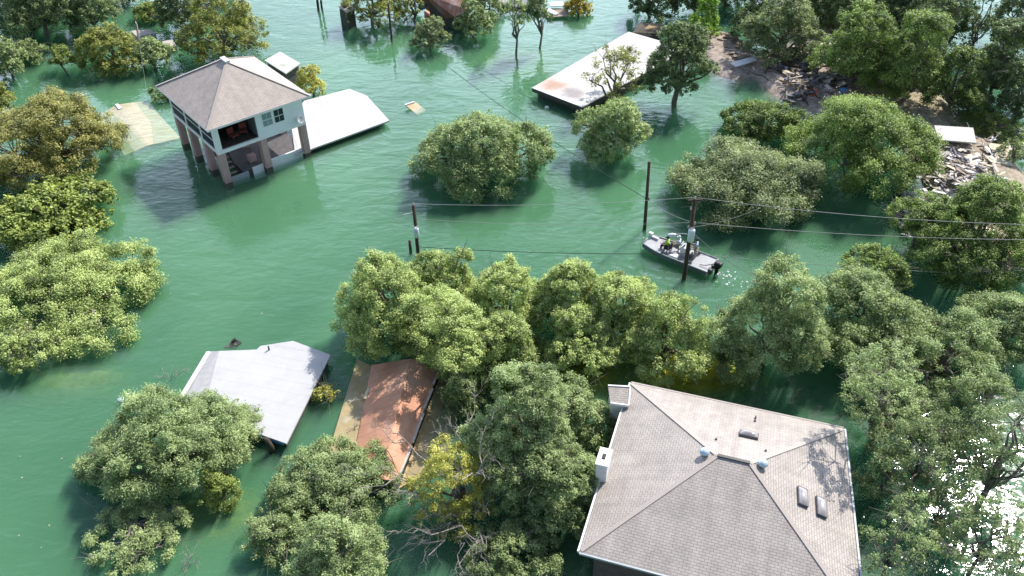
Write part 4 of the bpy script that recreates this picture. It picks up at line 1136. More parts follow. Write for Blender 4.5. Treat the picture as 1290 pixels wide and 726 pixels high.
# lower left
tree('big dark green tree overlapping the white cabin roof', 'oak', 213, 640, 484, 190, n=11, extra=((285, 572, 512, 82), (150, 610, 545, 80)))
tree('low spreading tree below the big tree at lower left', 'oak', 170, 722, 640, 130, n=8, tint=.08)
tree('yellow green bush on the right flank of the lower left tree', 'bright', 275, 645, 592, 52, name='bush', cat='bush', n=5, tint=-.08)
tree('dark green tree at the near end of the red roof', 'oak', 420, 680, 558, 160, n=10)
tree('small outlying tree left of the tree at the near end of the red roof', 'oak', 344, 708, 642, 74, n=6)
tree('tree cut by the bottom edge below the red roof', 'oak', 420, 770, 640, 130, n=8)
# the light green grove across the middle
G3 = None
tree('leftmost light green oak of the middle grove', 'lightoak', 488, 458, 318, 148, n=9, seed=3)
tree('light green oak behind the leftmost oak of the middle grove', 'lightoak', 560, 420, 312, 110, n=7, tint=-.05)
tree('light green oak with low boughs over the red roof', 'lightoak', 556, 474, 365, 135, n=8, boughs=((522, 495, 1.5, 5.2, 'red'), (507, 475, 1.4, 5.2, 'red'), (540, 500, 1.3, 5.0, 'red'), (545, 520, 1.2, 4.4, 'red'), (533, 533, .8, 4.5, 'red'), (478, 474, .7, 5.0, 'red')))
tree('tall light green oak in the centre of the middle grove', 'lightoak', 633, 440, 322, 120, n=8)
tree('front light green oak of the middle grove above the dark oak', 'lightoak', 625, 498, 378, 140, n=9)
tree('light green oak right of centre in the middle grove', 'lightoak', 712, 440, 322, 120, n=8, tint=.05)
tree('light green oak in the right half of the middle grove', 'lightoak', 775, 455, 332, 130, n=8)
tree('light green oak in front of the right half of the middle grove', 'lightoak', 735, 485, 385, 110, n=7, tint=.08)
tree('rightmost light green oak of the grove with sparse boughs', 'lightoak', 845, 488, 368, 126, n=9, cover=1.3)
# the dark oaks left of the shingled house
tree('large dark oak between the red roof and the shingled house', 'oak', 664, 650, 466, 172, n=12)
tree('small dark oak bough reaching over the right side of the red roof', 'oak', 582, 530, 468, 62, n=6, tint=-.05)
tree('dark oak whose crown touches the corner of the shingled house', 'oak', 725, 585, 478, 115, n=8)
tree('dark oak left of the white chimney', 'oak', 700, 690, 560, 125, n=9, tint=-.06)
tree('low dark oak cut by the bottom edge left of the shingled house', 'oak', 650, 748, 650, 115, n=8)
# lake
tree('round dense oak standing alone in the open water', 'oak', 606, 252, 137, 168, n=11, tint=.03)
tree('round pale oak in the water left of the bare utility pole', 'oak', 771, 212, 122, 100, n=9, tint=.12)
tree('sparse yellowish tree leaning over the long white roof', 'yelgreen', 775, 136, 55, 96, n=7, cover=.42, leafcov=.55, lift=1.5)
tree('dark round tree with a visible forked trunk beyond the long white roof', 'dark', 857, 122, 30, 98, n=8, lift=1.7, ts=1.4, reach=.55)
tree('vivid lime green tree behind the forked dark tree', 'lime', 889, 62, -4, 48, n=6)
tree('dark tree at the top edge above the forked tree', 'dark', 822, 34, -28, 70, n=7)
tree('tall dark tree at the top edge behind the lime green tree', 'dark', 872, 30, -40, 60, n=6)
# top centre
tree('pale olive tree around the dark hut at the top edge', 'yelgreen', 470, 44, -24, 92, n=8, cover=.7, tint=-.06)
tree('pale olive tree right of the dark hut', 'yelgreen', 515, 34, -22, 60, n=6, cover=.7)
tree('grey green bush alone in the far water', 'pale', 543, 68, 24, 50, name='bush', cat='bush', n=6)
tree('small green tree in front of the rusty roof', 'oak', 598, 54, 2, 52, n=6)
tree('green tree at the top edge right of the rusty roof', 'oak', 612, 26, -30, 46, n=5)
tree('thin tree with a bare trunk before the torn white roof', 'oak', 650, 36, -12, 40, n=5, lift=3.2, cover=.6, reach=.3)
tree('second thin tree before the torn white roof, nearer the golden shrub', 'dark', 676, 36, -14, 38, n=5, lift=2.4, reach=.3)
tree('golden yellow shrub at the top edge of the lake', 'gold', 728, 22, -6, 34, name='shrub', cat='shrub', n=5)
# right middle island
tree('broad pale oak right of the boat', 'pale', 936, 290, 178, 182, n=11, tint=.04)
tree('dark juniper behind the broad pale oak', 'juniper', 968, 192, 124, 112, n=7, tint=-.1)
tree('large yellow green tree before the debris pile with trunks showing', 'juniper', 1094, 248, 116, 186, n=11, lift=.8, tint=.06)
# upper right wood
tree('pale tree at the left of the upper right wood', 'pale', 985, 92, -8, 95, n=8, tint=-.1)
tree('dark tree at the top edge in the upper right wood', 'dark', 1050, 50, -30, 95, n=7)
tree('large green tree behind the debris pile', 'juniper', 1088, 132, 4, 120, n=10, tint=-.1)
tree('tall green tree of the upper right wood with drooping boughs', 'juniper', 1152, 150, 14, 105, n=10, tint=-.1)
tree('green tree at the right flank of the upper right wood', 'juniper', 1205, 156, 64, 74, n=7, tint=-.12)
tree('dark tree at the top edge behind the tall green tree', 'dark', 1140, 40, -40, 100, n=7)
tree('dark tree at the top edge left of the water gap', 'dark', 1200, 70, -30, 74, n=7)
tree('slender dark tree standing in the water gap at upper right', 'dark', 1238, 60, -20, 44, n=5, cover=.35, lift=1.5)
tree('dark tree at the top right corner', 'dark', 1282, 70, -30, 70, n=7)
tree('dark grey green tree at the right edge below the top right corner', 'dark', 1268, 140, 22, 86, n=9)
tree('dark small tree right of the water gap', 'dark', 1243, 128, 55, 46, n=6)
tree('dark green tree on the bank left of the far debris pile', 'dark', 952, 62, -12, 60, n=7)
tree('green tree over the right end of the far debris pile', 'juniper', 1102, 104, 30, 66, n=7, tint=-.1)
tree('grey green tree above the clean white roof panel', 'dark', 1170, 100, -8, 80, n=8)
tree('dark tree at the right edge above the low green bush', 'dark', 1284, 165, 80, 60, n=6)
tree('dark tree beyond the top edge above the lime green tree', 'dark', 920, 18, -70, 80, n=7)
tree('dark tree beyond the top edge at the middle of the upper right wood', 'dark', 1010, 10, -75, 90, n=7)
tree('dark tree beyond the top edge above the tall green tree', 'dark', 1095, 4, -85, 95, n=7)
tree('dark tree beyond the top edge near the top right corner', 'dark', 1190, 8, -85, 95, n=7)
tree('grey green tree in the gap behind the beige slab', 'oak', 1225, 150, 88, 56, n=6, tint=-.12)
# right
tree('low green bush behind the beige slab', 'juniper', 1262, 180, 140, 70, name='bush', cat='bush', n=6, cover=.6)
tree('small grey bush at the right edge by the beige slab', 'pale', 1278, 215, 172, 46, name='bush', cat='bush', n=5, cover=.6, tint=-.1)
tree('dark yellow green juniper at the right edge under the wires', 'juniper', 1232, 372, 225, 170, n=11, tint=-.03)
tree('yellow green juniper left of the right edge juniper', 'juniper', 1160, 318, 240, 88, n=7, cover=.7, lift=1.0)
tree('bright juniper top above the right hand oaks', 'juniper', 1108, 378, 308, 92, n=7, tint=.05)
# right hand oaks
tree('big grey green oak right of the shingled house and boat', 'oak', 972, 500, 330, 160, n=11, seed=8)
tree('grey green oak in the middle of the right hand oaks', 'oak', 1092, 475, 342, 165, n=11)
tree('grey green oak at the right of the right hand oaks', 'oak', 1190, 520, 382, 170, n=10, cover=.9)
tree('oak whose boughs throw shadow on the shingled roof corner', 'oak', 1118, 560, 462, 125, n=9, cover=1.0, leafcov=.55, lift=2.0, boughs=((1052, 582, 1.7, 7.0, 'big'), (1068, 556, 1.3, 6.6, 'big'), (1060, 612, 1.4, 7.0, 'big')))
tree('oak at the right edge below the junipers', 'oak', 1268, 470, 360, 130, n=9)
tree('sparse oak over the sun glitter right of the shingled house', 'oak', 1160, 640, 510, 140, n=9, cover=.6, leafcov=.62, lift=1.0, tint=-.14, ts=.6)
tree('sparse oak at the right edge over the sun glitter', 'oak', 1262, 640, 490, 150, n=10, cover=.42, leafcov=.55, lift=2.0, tint=-.08)
tree('sparse oak at the bottom right corner', 'oak', 1240, 760, 610, 140, n=9, cover=.45, leafcov=.6, lift=1.0, tint=-.16, ts=.6)
tree('sparse oak at the bottom edge beside the shingled house', 'oak', 1132, 750, 620, 100, n=8, cover=.45, leafcov=.6, lift=1.0, tint=-.16, ts=.6)
tree('grey green oak filling the gap above the glitter at the right edge', 'oak', 1232, 585, 455, 120, n=9, cover=.7, leafcov=.6, tint=-.1, ts=.6)
tree('low grey green oak between the sun glitter and the shingled house wall', 'oak', 1115, 655, 560, 78, n=7, cover=.55, leafcov=.65, tint=-.14, ts=.6)
tree('sparse low oak in the middle of the sun glitter', 'oak', 1196, 700, 590, 90, n=8, cover=.5, leafcov=.6, tint=-.16, ts=.5)
print('leaves', NLEAF[0])

# ------------------------------------------------------------------ the boat and the people in it
ZG = .50
bowp, sternp = P(815, 302.5, ZG), P(897, 334.5, ZG)
fx = (bowp - sternp); BLEN = fx.length; BW = 2.05
BX = frame_xf((sternp.x, sternp.y, 0), fx)        # local x runs from stern to bow, y to port (camera-left of travel)
print('boat length', BLEN)
bt = thing('motor_boat', (sternp.x, sternp.y, 0), 'grey open motor boat passing the utility pole, with three people aboard', 'boat')
NS = 14
def half_w(t): return BW / 2 * (1.0 if t < .6 else 1.0 - .30 * ((t - .6) / .4) ** 2)
def sheer(t): return ZG + .10 * max(0, (t - .6) / .4) ** 2
vs, fs = [], []
for i in range(NS + 1):
    t = i / NS; x = BLEN * t; w = half_w(t); z = sheer(t); rise = .35 * max(0, (t - .72) / .28) ** 1.6
    vs += [(x, -w, z), (x, -w * .96, .12 + rise * .4), (x, -w * .62, -.16 + rise), (x, w * .62, -.16 + rise), (x, w * .96, .12 + rise * .4), (x, w, z),
           (x, w - .10, z), (x, w * .90 - .06, .22 + rise * .5), (x, -w * .90 + .06, .22 + rise * .5), (x, -w + .10, z)]
for i in range(NS):
    for k in range(10):
        fs.append([i * 10 + k, i * 10 + (k + 1) % 10, (i + 1) * 10 + (k + 1) % 10, (i + 1) * 10 + k])
fs.append(list(range(9, -1, -1))); fs.append([NS * 10 + k for k in range(10)])
m = MB(BX); m.add(vs, fs); m.build('hull', 'hull', bt)
m = MB(BX)
for s_ in (-1, 1):
    m.tube([(BLEN * i / NS, s_ * (half_w(i / NS) - .05), sheer(i / NS) + .02) for i in range(NS + 1)], .045, 6)
m.tube([(BLEN, -half_w(1) + .05, sheer(1) + .02), (BLEN, half_w(1) - .05, sheer(1) + .02)], .045, 6)
m.build('gunwale', 'grey', bt, smooth=True)
m = MB(BX); m.box(.55, BLEN * .70, -BW / 2 + .17, BW / 2 - .17, .226, .25); m.build('floor', 'boatfloor', bt)
m = MB(BX); m.slab([(BLEN * .70, -half_w(.7) + .12, .46), (BLEN * .985, -half_w(1) + .10, .56), (BLEN * .985, half_w(1) - .10, .56), (BLEN * .70, half_w(.7) - .12, .46)], .2); m.build('bow_deck', 'boatfloor', bt)
m = MB(BX); m.box(.05, 1.35, -BW / 2 + .12, BW / 2 - .12, .28, .47); m.build('stern_deck', 'boatfloor', bt)
m = MB(BX); m.box(-.06, .045, -BW / 2 + .05, BW / 2 - .05, .0, ZG + .02); m.build('transom', 'grey', bt)
# outboard motor, tilted down at the stern
m = MB(BX); m.box(-.75, -.18, -.24, .24, .55, 1.02); mo = m.build('outboard_motor', 'black', bt, bevel=.1)
m = MB(BX); m.box(-.55, -.30, -.09, .09, -.6, .548); m.build('motor_leg', 'black', mo)
m = MB(BX); m.box(-.28, .0, -.14, .14, .35, .62); m.build('motor_bracket', 'darkmetal', mo)
m = MB(BX); m.tube([(-.3, .2, .9), (.35, .45, .62), (.75, .5, .55)], .03); m.build('fuel_hose', 'black', mo)
m = MB(BX); m.box(-.3, .0, .45, .72, .2, .62); m.build('trim_bracket', 'darkmetal', bt)
# bow trolling motor
m = MB(BX); m.box(BLEN - .75, BLEN - .05, -.55, -.35, .60, .72); tm = m.build('trolling_motor', 'whitesheet', bt, bevel=.03)
m = MB(BX); m.box(BLEN - .22, BLEN + .12, -.62, -.34, .722, .95); m.build('motor_head', 'whitesheet', tm, bevel=.05)
m = MB(BX); m.tube([(BLEN + .05, .5, .62), (BLEN + .05, .5, 1.0)], .05); m.build('bow_light', 'whitesheet', bt)
def pedestal_seat(x, y, rz, m_='navy'):
    X_ = BX @ Matrix.Translation((x, y, 0)) @ Matrix.Rotation(rz, 4, 'Z')
    m = MB(X_); m.box(-.24, .24, -.24, .24, .58, .70); s_ = m.build('seat', m_, bt, bevel=.04)
    m = MB(X_); m.box(-.30, -.20, -.24, .24, .66, 1.14); m.build('backrest', m_, s_, bevel=.04)
    m = MB(X_); m.lathe((0, 0, .25), [(.16, 0), (.05, .04), (.05, .34)], 8); m.build('pedestal', 'grey', s_)
SEATS = [(BLEN * .68, .10, math.radians(170)), (BLEN * .545, -.42, 0.1), (BLEN * .35, -.50, 0)]
SEATS[0] = (BLEN * .665, .15, 0.0)
pedestal_seat(*SEATS[0]); pedestal_seat(*SEATS[1], 'grey'); pedestal_seat(BLEN * .335, .38, 0)
m = MB(BX); m.box(BLEN * .40, BLEN * .40 + .5, -.72, -.02, .25, 1.02); co = m.build('console', 'whitesheet', bt, bevel=.05)
m = MB(BX); m.slab([(BLEN * .40 + .42, -.70, 1.03), (BLEN * .40 + .42, -.04, 1.03), (BLEN * .40 + .22, -.10, 1.34), (BLEN * .40 + .22, -.64, 1.34)], .02); m.build('windshield', 'glasspale', co)
m = MB(BX); m.lathe((BLEN * .40 - .08, -.36, .9), [(.15, 0), (.18, .015), (.15, .03)], 14, axis=(-1, 0, .5)); m.build('steering_wheel', 'black', co)
m = MB(BX); m.box(1.55, 2.1, -.75, -.15, .252, .62); bx_ = m.build('hatch_box', 'boatfloor', bt, bevel=.03)
m = MB(BX); m.box(BLEN * .46, BLEN * .46 + .62, .25, .80, .252, .60); cl = m.build('cooler', 'whitesheet', None, bevel=.04); tag(cl, 'white cooler on the boat floor beside the console', 'cooler')
m = MB(BX); m.box(BLEN * .40 - .9, BLEN * .40 - .35, .55, .85, .252, .5); cl = m.build('gear_bag', 'navy', None, bevel=.08); tag(cl, 'dark gear bag on the boat floor by the near gunwale', 'bag')

def skin_mesh(name, joints, edges, m_, parent, xf):
    off = ROOTLOC[parent]
    me = bpy.data.meshes.new(name)
    me.from_pydata([tuple((xf @ Vector(j[:3])) - off) for j in joints], edges, [])
    o = link(name, me, parent)
    md = o.modifiers.new('skin', 'SKIN'); md.use_smooth_shade = True
    for v, j in zip(me.skin_vertices[0].data, joints):
        v.radius = (j[3], j[4] if len(j) > 4 else j[3])
    me.skin_vertices[0].data[0].use_root = True
    sb = o.modifiers.new('sub', 'SUBSURF'); sb.levels = 1; sb.render_levels = 1
    me.materials.append(M[m_])
    return o

def person(x, y, z, rz, label, shirt, pants, head_m='hair', vest=None, sit=True, reach=.35):
    """local +x is the way they face; z is the seat (sitting) or floor (standing)"""
    X_ = BX @ Matrix.Translation((x, y, z)) @ Matrix.Rotation(rz, 4, 'Z')
    c = X_ @ Vector((0, 0, 0)); ROOT = thing('person', c, label, 'person', 'people in the boat')
    hz = .10 if sit else .90
    J = [(0, 0, hz, .13, .15), (.0, 0, hz + .2, .12, .15), (.02, 0, hz + .42, .12, .18), (.03, 0, hz + .53, .06), (.05, 0, hz + .60, .055),
         (.06, 0, hz + .68, .095, .085), (.06, 0, hz + .80, .085, .08)]
    E_ = [(0, 1), (1, 2), (2, 3), (3, 4), (4, 5), (5, 6)]
    Sh, Pa = [J[0], J[1], J[2], J[3]], []
    ES = [(0, 1), (1, 2), (2, 3)]
    Sh = [(j[0], j[1], j[2], j[3] + .025, (j[4] if len(j) > 4 else j[3]) + .025) for j in Sh]
    for s_ in (-1, 1):
        n = len(J)
        J += [(.02, s_ * .20, hz + .45, .06), (.10, s_ * .25, hz + .20, .048), (.10 + reach, s_ * .17, hz + .17, .036), (.17 + reach, s_ * .16, hz + .17, .042), (.24 + reach, s_ * .155, hz + .16, .02)]
        E_ += [(2, n), (n, n + 1), (n + 1, n + 2), (n + 2, n + 3), (n + 3, n + 4)]
        k = len(Sh); Sh += [(.02, s_ * .20, hz + .45, .085), (.08, s_ * .245, hz + .25, .07)]; ES += [(2, k), (k, k + 1)]
        n = len(J)
        if sit:
            leg = [(.06, s_ * .10, hz - .0, .085), (.46, s_ * .13, hz + .02, .065), (.50, s_ * .13, hz - .36, .045), (.50, s_ * .13, hz - .42, .045), (.64, s_ * .14, hz - .44, .035)]
        else:
            leg = [(.0, s_ * .10, hz - .08, .09), (.03, s_ * .12, hz - .46, .065), (.0, s_ * .12, .08, .045), (.0, s_ * .12, .05, .045), (.15, s_ * .13, .04, .035)]
        J += leg; E_ += [(0, n)] + [(n + i, n + i + 1) for i in range(4)]
    skin_mesh('body', J, E_, 'skin', ROOT, X_)
    skin_mesh('vest' if vest else 'shirt', Sh, ES, vest or shirt, ROOT, X_)
    T0 = [(0, 0, hz, .155, .17)]; ET = []
    for s_ in (-1, 1):
        n = len(T0)
        lg = [(.06, s_ * .10, hz, .105), (.46, s_ * .13, hz + .02, .085), (.50, s_ * .13, hz - .32, .065)] if sit else [(.0, s_ * .10, hz - .08, .11), (.03, s_ * .12, hz - .46, .085), (0, s_ * .12, .12, .065)]
        T0 += lg; ET += [(0, n), (n, n + 1), (n + 1, n + 2)]
    skin_mesh('trousers', T0, ET, pants, ROOT, X_)
    hb_ = MB(X_); hb_.lathe((.045, 0, hz + .74), [(.105, -.02), (.112, .04), (.10, .10), (.06, .145), (.01, .155)], 12)
    if head_m != 'hair': hb_.slab([(.10, -.08, hz + .765), (.24, -.06, hz + .755), (.24, .06, hz + .755), (.10, .08, hz + .765)], .015)
    hb_.build('cap' if head_m != 'hair' else 'hair', head_m, ROOT, smooth=True)
    for s_ in (-1, 1):
        e = MB(X_); e.lathe((.152, s_ * .035, hz + .705), [(.004, -.01), (.014, 0), (.004, .01)], 6, axis=(1, 0, 0)); e.build('eye', 'black', ROOT)
    e = MB(X_); e.tube([(.155, 0, hz + .70), (.178, 0, hz + .66)], [.012, .018], 6); e.build('nose', 'skin', ROOT)
person(SEATS[0][0], SEATS[0][1], .70, 0.0, 'person in a lime yellow vest and dark cap sitting nearest the bow of the boat', 'navy', 'navy', 'navy', vest='lime_vest')
person(SEATS[1][0], SEATS[1][1], .70, 0.1, 'person in a white shirt sitting behind the lime vested one in the boat', 'shirtwhite', 'khaki', 'whitesheet')
person(BLEN * .40 - .62, -.38, .25, 0.0, 'person in a pale blue shirt standing at the boat console by the utility pole', 'shirtblue', 'khaki', 'hair', sit=False, reach=.30)
# white water behind the motor
rng = random.Random(11)
m = MB()
vs, fs = [], []
for i in range(40):
    t = rng.random() ** 1.6
    p = BX @ Vector((-.5 - 3.6 * t, rng.gauss(0, .2 + .75 * t), 0.012 + .02 * rng.random()))
    r = rng.uniform(.03, .13) * (1.2 - t)
    k = rng.randint(5, 7); a0 = rng.random() * 6
    m.add([(p.x + r * rng.uniform(.5, 1.3) * math.cos(a0 + 6.283 * j / k), p.y + r * rng.uniform(.5, 1.3) * math.sin(a0 + 6.283 * j / k), p.z) for j in range(k)] + [(p.x, p.y, p.z + r * .5)], [(j, (j + 1) % k, k) for j in range(k)])
tag(m.build('wake_foam', 'foam'), 'white churned foam behind the boat motor', 'foam', kind='stuff')

# ------------------------------------------------------------------ debris
def piece(c, dims, rz, tx, ty, m_, name, label, cat, group=None):
    X_ = Matrix.Translation(c) @ Matrix.Rotation(rz, 4, 'Z') @ Matrix.Rotation(tx, 4, 'X') @ Matrix.Rotation(ty, 4, 'Y')
    a, b, h = dims[0] / 2, dims[1] / 2, dims[2] / 2
    r_ = random.Random(hash((round(c[0], 2), round(c[1], 2))) & 0xffff)
    j = lambda s: s * r_.uniform(.78, 1.05)
    m = MB(X_)
    lo = [(-j(a), -j(b)), (j(a), -j(b)), (j(a), j(b)), (-j(a), j(b))]
    if max(a, b) > 3 * min(a, b): lo = [(-j(a), -b), (j(a), -b), (j(a), b), (-j(a), b)]
    else: lo.insert(r_.randint(1, 3), (j(a) * r_.uniform(-.2, .4), -j(b) * 1.1) if r_.random() < .5 else (j(a) * 1.05, j(b) * .1))
    ang = sorted(lo, key=lambda p: math.atan2(p[1], p[0]))
    m.slab([(x, y, h) for x, y in ang], 2 * h)
    return tag(m.build(name, m_, None, loc=c), label, cat, group)

def ground_z(x, y):
    i = int(round(x - gx[0])); j = int(round(y - gy[0]))
    return max(float(Z[j, i]), -.05) if 0 <= i < len(gx) and 0 <= j < len(gy) else -.05

DEB = {
 'plank': ('debris_plank', 'broken brown plank in the debris pile beyond the large yellow green tree', 'plank', 'broken planks in the far debris pile', ['plank', 'plank', 'darkplank', 'rubble']),
 'sheet': ('debris_sheet', 'torn pale sheet in the debris pile beyond the large yellow green tree', 'sheet', 'torn sheets in the far debris pile', ['rubble', 'whitesheet', 'beige', 'rubble', 'greyblue']),
 'block': ('debris_chunk', 'dark broken chunk in the debris pile beyond the large yellow green tree', 'rubble', 'dark chunks in the far debris pile', ['greyblue', 'greyblue', 'darkplank', 'fascia']),
}
rng = random.Random(21)
for i in range(290):
    k = rng.choices(['plank', 'sheet', 'block'], [.36, .34, .30])[0]
    a_r = rng.random() * 6.283; q = math.sqrt(rng.random())
    u = 1026 + 62 * q * math.cos(a_r); v = 96 + 40 * q * math.sin(a_r)
    if u < 985 and v > 100: continue
    p = P(u, v); z = ground_z(p.x, p.y)
    nm, lb, ct, gp, ms = DEB[k]
    d = {'plank': (rng.uniform(.8, 2.4), rng.uniform(.1, .25), .06), 'sheet': (rng.uniform(.35, 1.2), rng.uniform(.3, .75), .04), 'block': (rng.uniform(.25, .7), rng.uniform(.2, .5), rng.uniform(.12, .35))}[k]
    piece((p.x, p.y, z + .10 + rng.random() * .25), d, rng.random() * 6.28, rng.gauss(0, .22), rng.gauss(0, .22), rng.choice(ms), nm, lb, ct, gp)
for i in range(270):
    u = rng.gauss(1205, 26); v = rng.gauss(225, 30)
    if v < 178 or v > 300: continue
    p = P(u, v); z = ground_z(p.x, p.y)
    big = rng.random() < .3
    if rng.random() < .6:
        piece((p.x, p.y, z + .10 + rng.random() * .25), (rng.uniform(.4, 1.7 if big else .8), rng.uniform(.25, .9 if big else .45), .04), rng.random() * 6.28, rng.gauss(0, .2), rng.gauss(0, .2),
              rng.choice(['whitesheet', 'rubble', 'rubble', 'whitesheet', 'beige', 'plank']), 'debris_sheet', 'pale torn sheet scattered below the white roof panel at the right', 'sheet', 'pale sheets scattered at the right')
    else:
        piece((p.x, p.y, z + .12 + rng.random() * .25), (rng.uniform(.8, 2.2), rng.uniform(.1, .22), .06), rng.random() * 6.28, rng.gauss(0, .2), rng.gauss(0, .2),
              rng.choice(['plank', 'rubble', 'greyblue']), 'debris_plank', 'broken plank scattered below the white roof panel at the right', 'plank', 'broken planks scattered at the right')
for i in range(26):
    u = rng.uniform(1130, 1185); v = rng.uniform(225, 300); p = P(u, v); z = ground_z(p.x, p.y)
    piece((p.x, p.y, z + .1 + rng.random() * .15), (rng.uniform(.5, 1.6), rng.uniform(.3, .9), .05), rng.random() * 6.28, rng.gauss(0, .2), rng.gauss(0, .2),
          rng.choice(['whitesheet', 'rubble', 'greyblue', 'plank']), 'debris_scrap', 'scrap lying among the trunks of the large yellow green tree', 'scrap', 'scraps under the yellow green trees')
for i in range(22):
    u = rng.uniform(900, 945); v = rng.uniform(48, 84); p = P(u, v); z = ground_z(p.x, p.y)
    piece((p.x, p.y, z + .08), (rng.uniform(.5, 1.6), rng.uniform(.15, .5), .05), rng.random() * 6.28, rng.gauss(0, .15), rng.gauss(0, .15),
          rng.choice(['plank', 'rubble', 'plank', 'tanroof']), 'debris_scrap', 'brown scrap on the tan beach right of the lime green tree', 'scrap', 'scraps on the tan beach')
for i in range(46):
    if i < 26: u = 1026 + rng.gauss(0, 32); v = 98 + rng.gauss(0, 18); lb = 'bare snapped branch tangled in the far debris pile'; gp = 'snapped branches in the far debris pile'
    else: u = 1205 + rng.gauss(0, 24); v = 225 + rng.gauss(0, 26); lb = 'bare snapped branch tangled in the pale debris at the right'; gp = 'snapped branches in the pale debris at the right'
    p = P(u, v); z = ground_z(p.x, p.y); a1 = rng.random() * 6.28; L_ = rng.uniform(1.0, 2.8)
    m = MB(); a = p + Vector((0, 0, .15 + z)); b = a + Vector((math.cos(a1) * L_, math.sin(a1) * L_, rng.uniform(-.1, .7)))
    pts = [a, a.lerp(b, .35) + Vector((rng.gauss(0, .12), rng.gauss(0, .12), .1)), a.lerp(b, .7) + Vector((rng.gauss(0, .12), rng.gauss(0, .12), .05)), b]
    m.tube(pts, [.06, .05, .035, .015], 5)
    for k in (1, 2):
        c2 = pts[k] + Vector((rng.gauss(0, .4), rng.gauss(0, .4), rng.uniform(.05, .5))); m.tube([pts[k], c2], [.03, .008], 4)
    tag(m.build('snapped_branch', rng.choice(['deadwood', 'bark', 'darkplank'])), lb, 'branch', gp)
# pieces that stand out
def panel(name, pts, t, m_, label, cat):
    m = MB(); m.slab([P(*p) for p in pts], t); return tag(m.build(name, m_), label, cat)
panel('roof_panel', [(1177, 158, 1.5), (1226, 161, 1.6), (1230, 180, 1.5), (1182, 176, 1.4)], .12, 'whitemetal', 'clean white roof panel lying on the pale debris at the right', 'roof panel')
panel('beige_slab', [(1245, 180, 1.0), (1270, 183, 1.0), (1276, 208, .8), (1252, 205, .8)], .14, 'beige', 'beige slab right of the white roof panel', 'slab')
panel('loose_sheet', [(1209, 197, 1.0), (1232, 196, 1.0), (1238, 210, .8), (1214, 213, .8)], .06, 'whitesheet', 'white panel just below the clean white roof panel', 'panel')
panel('white_board', [(920, 79, .9), (950, 71, .9), (953, 76, .8), (927, 84, .8)], .08, 'whitesheet', 'white board at the water edge of the tan beach', 'board')
m = MB(); m.tube([P(985, 80, 1.0), P(1017, 86.5, .9)], [.16, .19], 8); tag(m.build('fallen_pole', 'darkplank'), 'dark fallen pole across the top of the far debris pile', 'pole')
tk = thing('tank', P(1030, 74), 'pale teal tank lying on the far debris pile', 'tank')
m = MB(); c = P(1030, 74, .9); m.lathe(c - Vector((.4, -.75, 0)), [(.05, 0), (.32, .08), (.45, .3), (.45, 1.5), (.32, 1.72), (.05, 1.8)], 16, axis=(.45, -.85, 0)); m.build('shell', 'teal', tk, smooth=True)
m = MB(); m.lathe(c + Vector((0, 0, .42)), [(.12, 0), (.12, .12), (.03, .14)], 8); m.build('valve_cap', 'grey', tk)
panel('orange_tub', [(1019, 113, .7), (1029, 112, .8), (1031, 119, .7), (1021, 120, .65)], .35, 'orange', 'larger orange tub in the far debris pile', 'tub')
panel('orange_crate', [(1037, 106, .75), (1044, 105, .8), (1046, 112, .7), (1039, 113, .7)], .35, 'orange', 'smaller orange crate right of the orange tub in the debris pile', 'crate')
m = MB(); m.lathe(P(1061, 122, .2), [(.3, 0), (.33, .1), (.33, .75), (.28, .85), (.02, .86)], 14); tag(m.build('barrel', 'blue', smooth=False), 'blue barrel at the right of the far debris pile', 'barrel')
m = MB(); m.lathe(P(532, 12, 1.0), [(.05, 0), (.4, .1), (.5, .4), (.4, .75), (.05, .85)], 14); tag(m.build('float_drum', 'blue', smooth=True), 'bright blue drum at the left edge of the rusty roof', 'drum')
panel('red_box', [(534, 14, .5), (546, 13, .5), (547, 20, .4), (536, 21, .4)], .8, 'redroof', 'reddish box in the water beside the blue drum', 'box')
panel('dock_sheet', [(690, 3, .9), (709, 1, .9), (712, 7, .7), (694, 8, .7)], .1, 'whitesheet', 'white dock sheet left of the golden shrub, nearer the top edge', 'sheet')
panel('dock_sheet', [(692, 10, .6), (704, 17, .5), (700, 19, .4), (688, 14, .5)], .1, 'whitesheet', 'white tilted dock sheet below the other, left of the golden shrub', 'sheet')
panel('dock_boards', [(684, 10, .35), (716, 11, .35), (716, 20, .3), (690, 22, .3)], .12, 'plank', 'brown dock boards under the white dock sheets', 'boards')
panel('bank_rock', [(165, 39, .5), (188, 37, .6), (196, 42, .5), (172, 46, .4)], .9, 'rubble', 'pale rock at the water right of the pale leaning pole', 'rock')
panel('bank_rock', [(204, 52, .5), (217, 50, .6), (222, 58, .5), (208, 60, .4)], .9, 'rubble', 'second pale rock farther right of the pale leaning pole', 'rock')
# small floating things
def lump(u, v, r, m_, label, name, cat, flat=.7):
    m = MB(); c = P(u, v, -r * .3); m.lathe(c, [(r * .2, -r * .4), (r * .9, -r * .1), (r, r * flat * .3), (r * .75, r * flat * .75), (r * .1, r * flat)], 12)
    return tag(m.build(name, m_, smooth=True), label, cat)
lump(153, 505, .26, 'teal', 'pale blue ball floating left of the big tree at the white cabin', 'float_ball', 'float')
lump(689, 136, .24, 'whitesheet', 'white float in the water below the corner of the long white roof', 'float_ball', 'float')
m = MB(); m.slab([P(470, 700, .06), P(478, 698, .06), P(482, 703, .06), P(474, 706, .06)], .1); tag(m.build('floating_board', 'yellowplank'), 'small yellow board floating near the bottom edge', 'board')
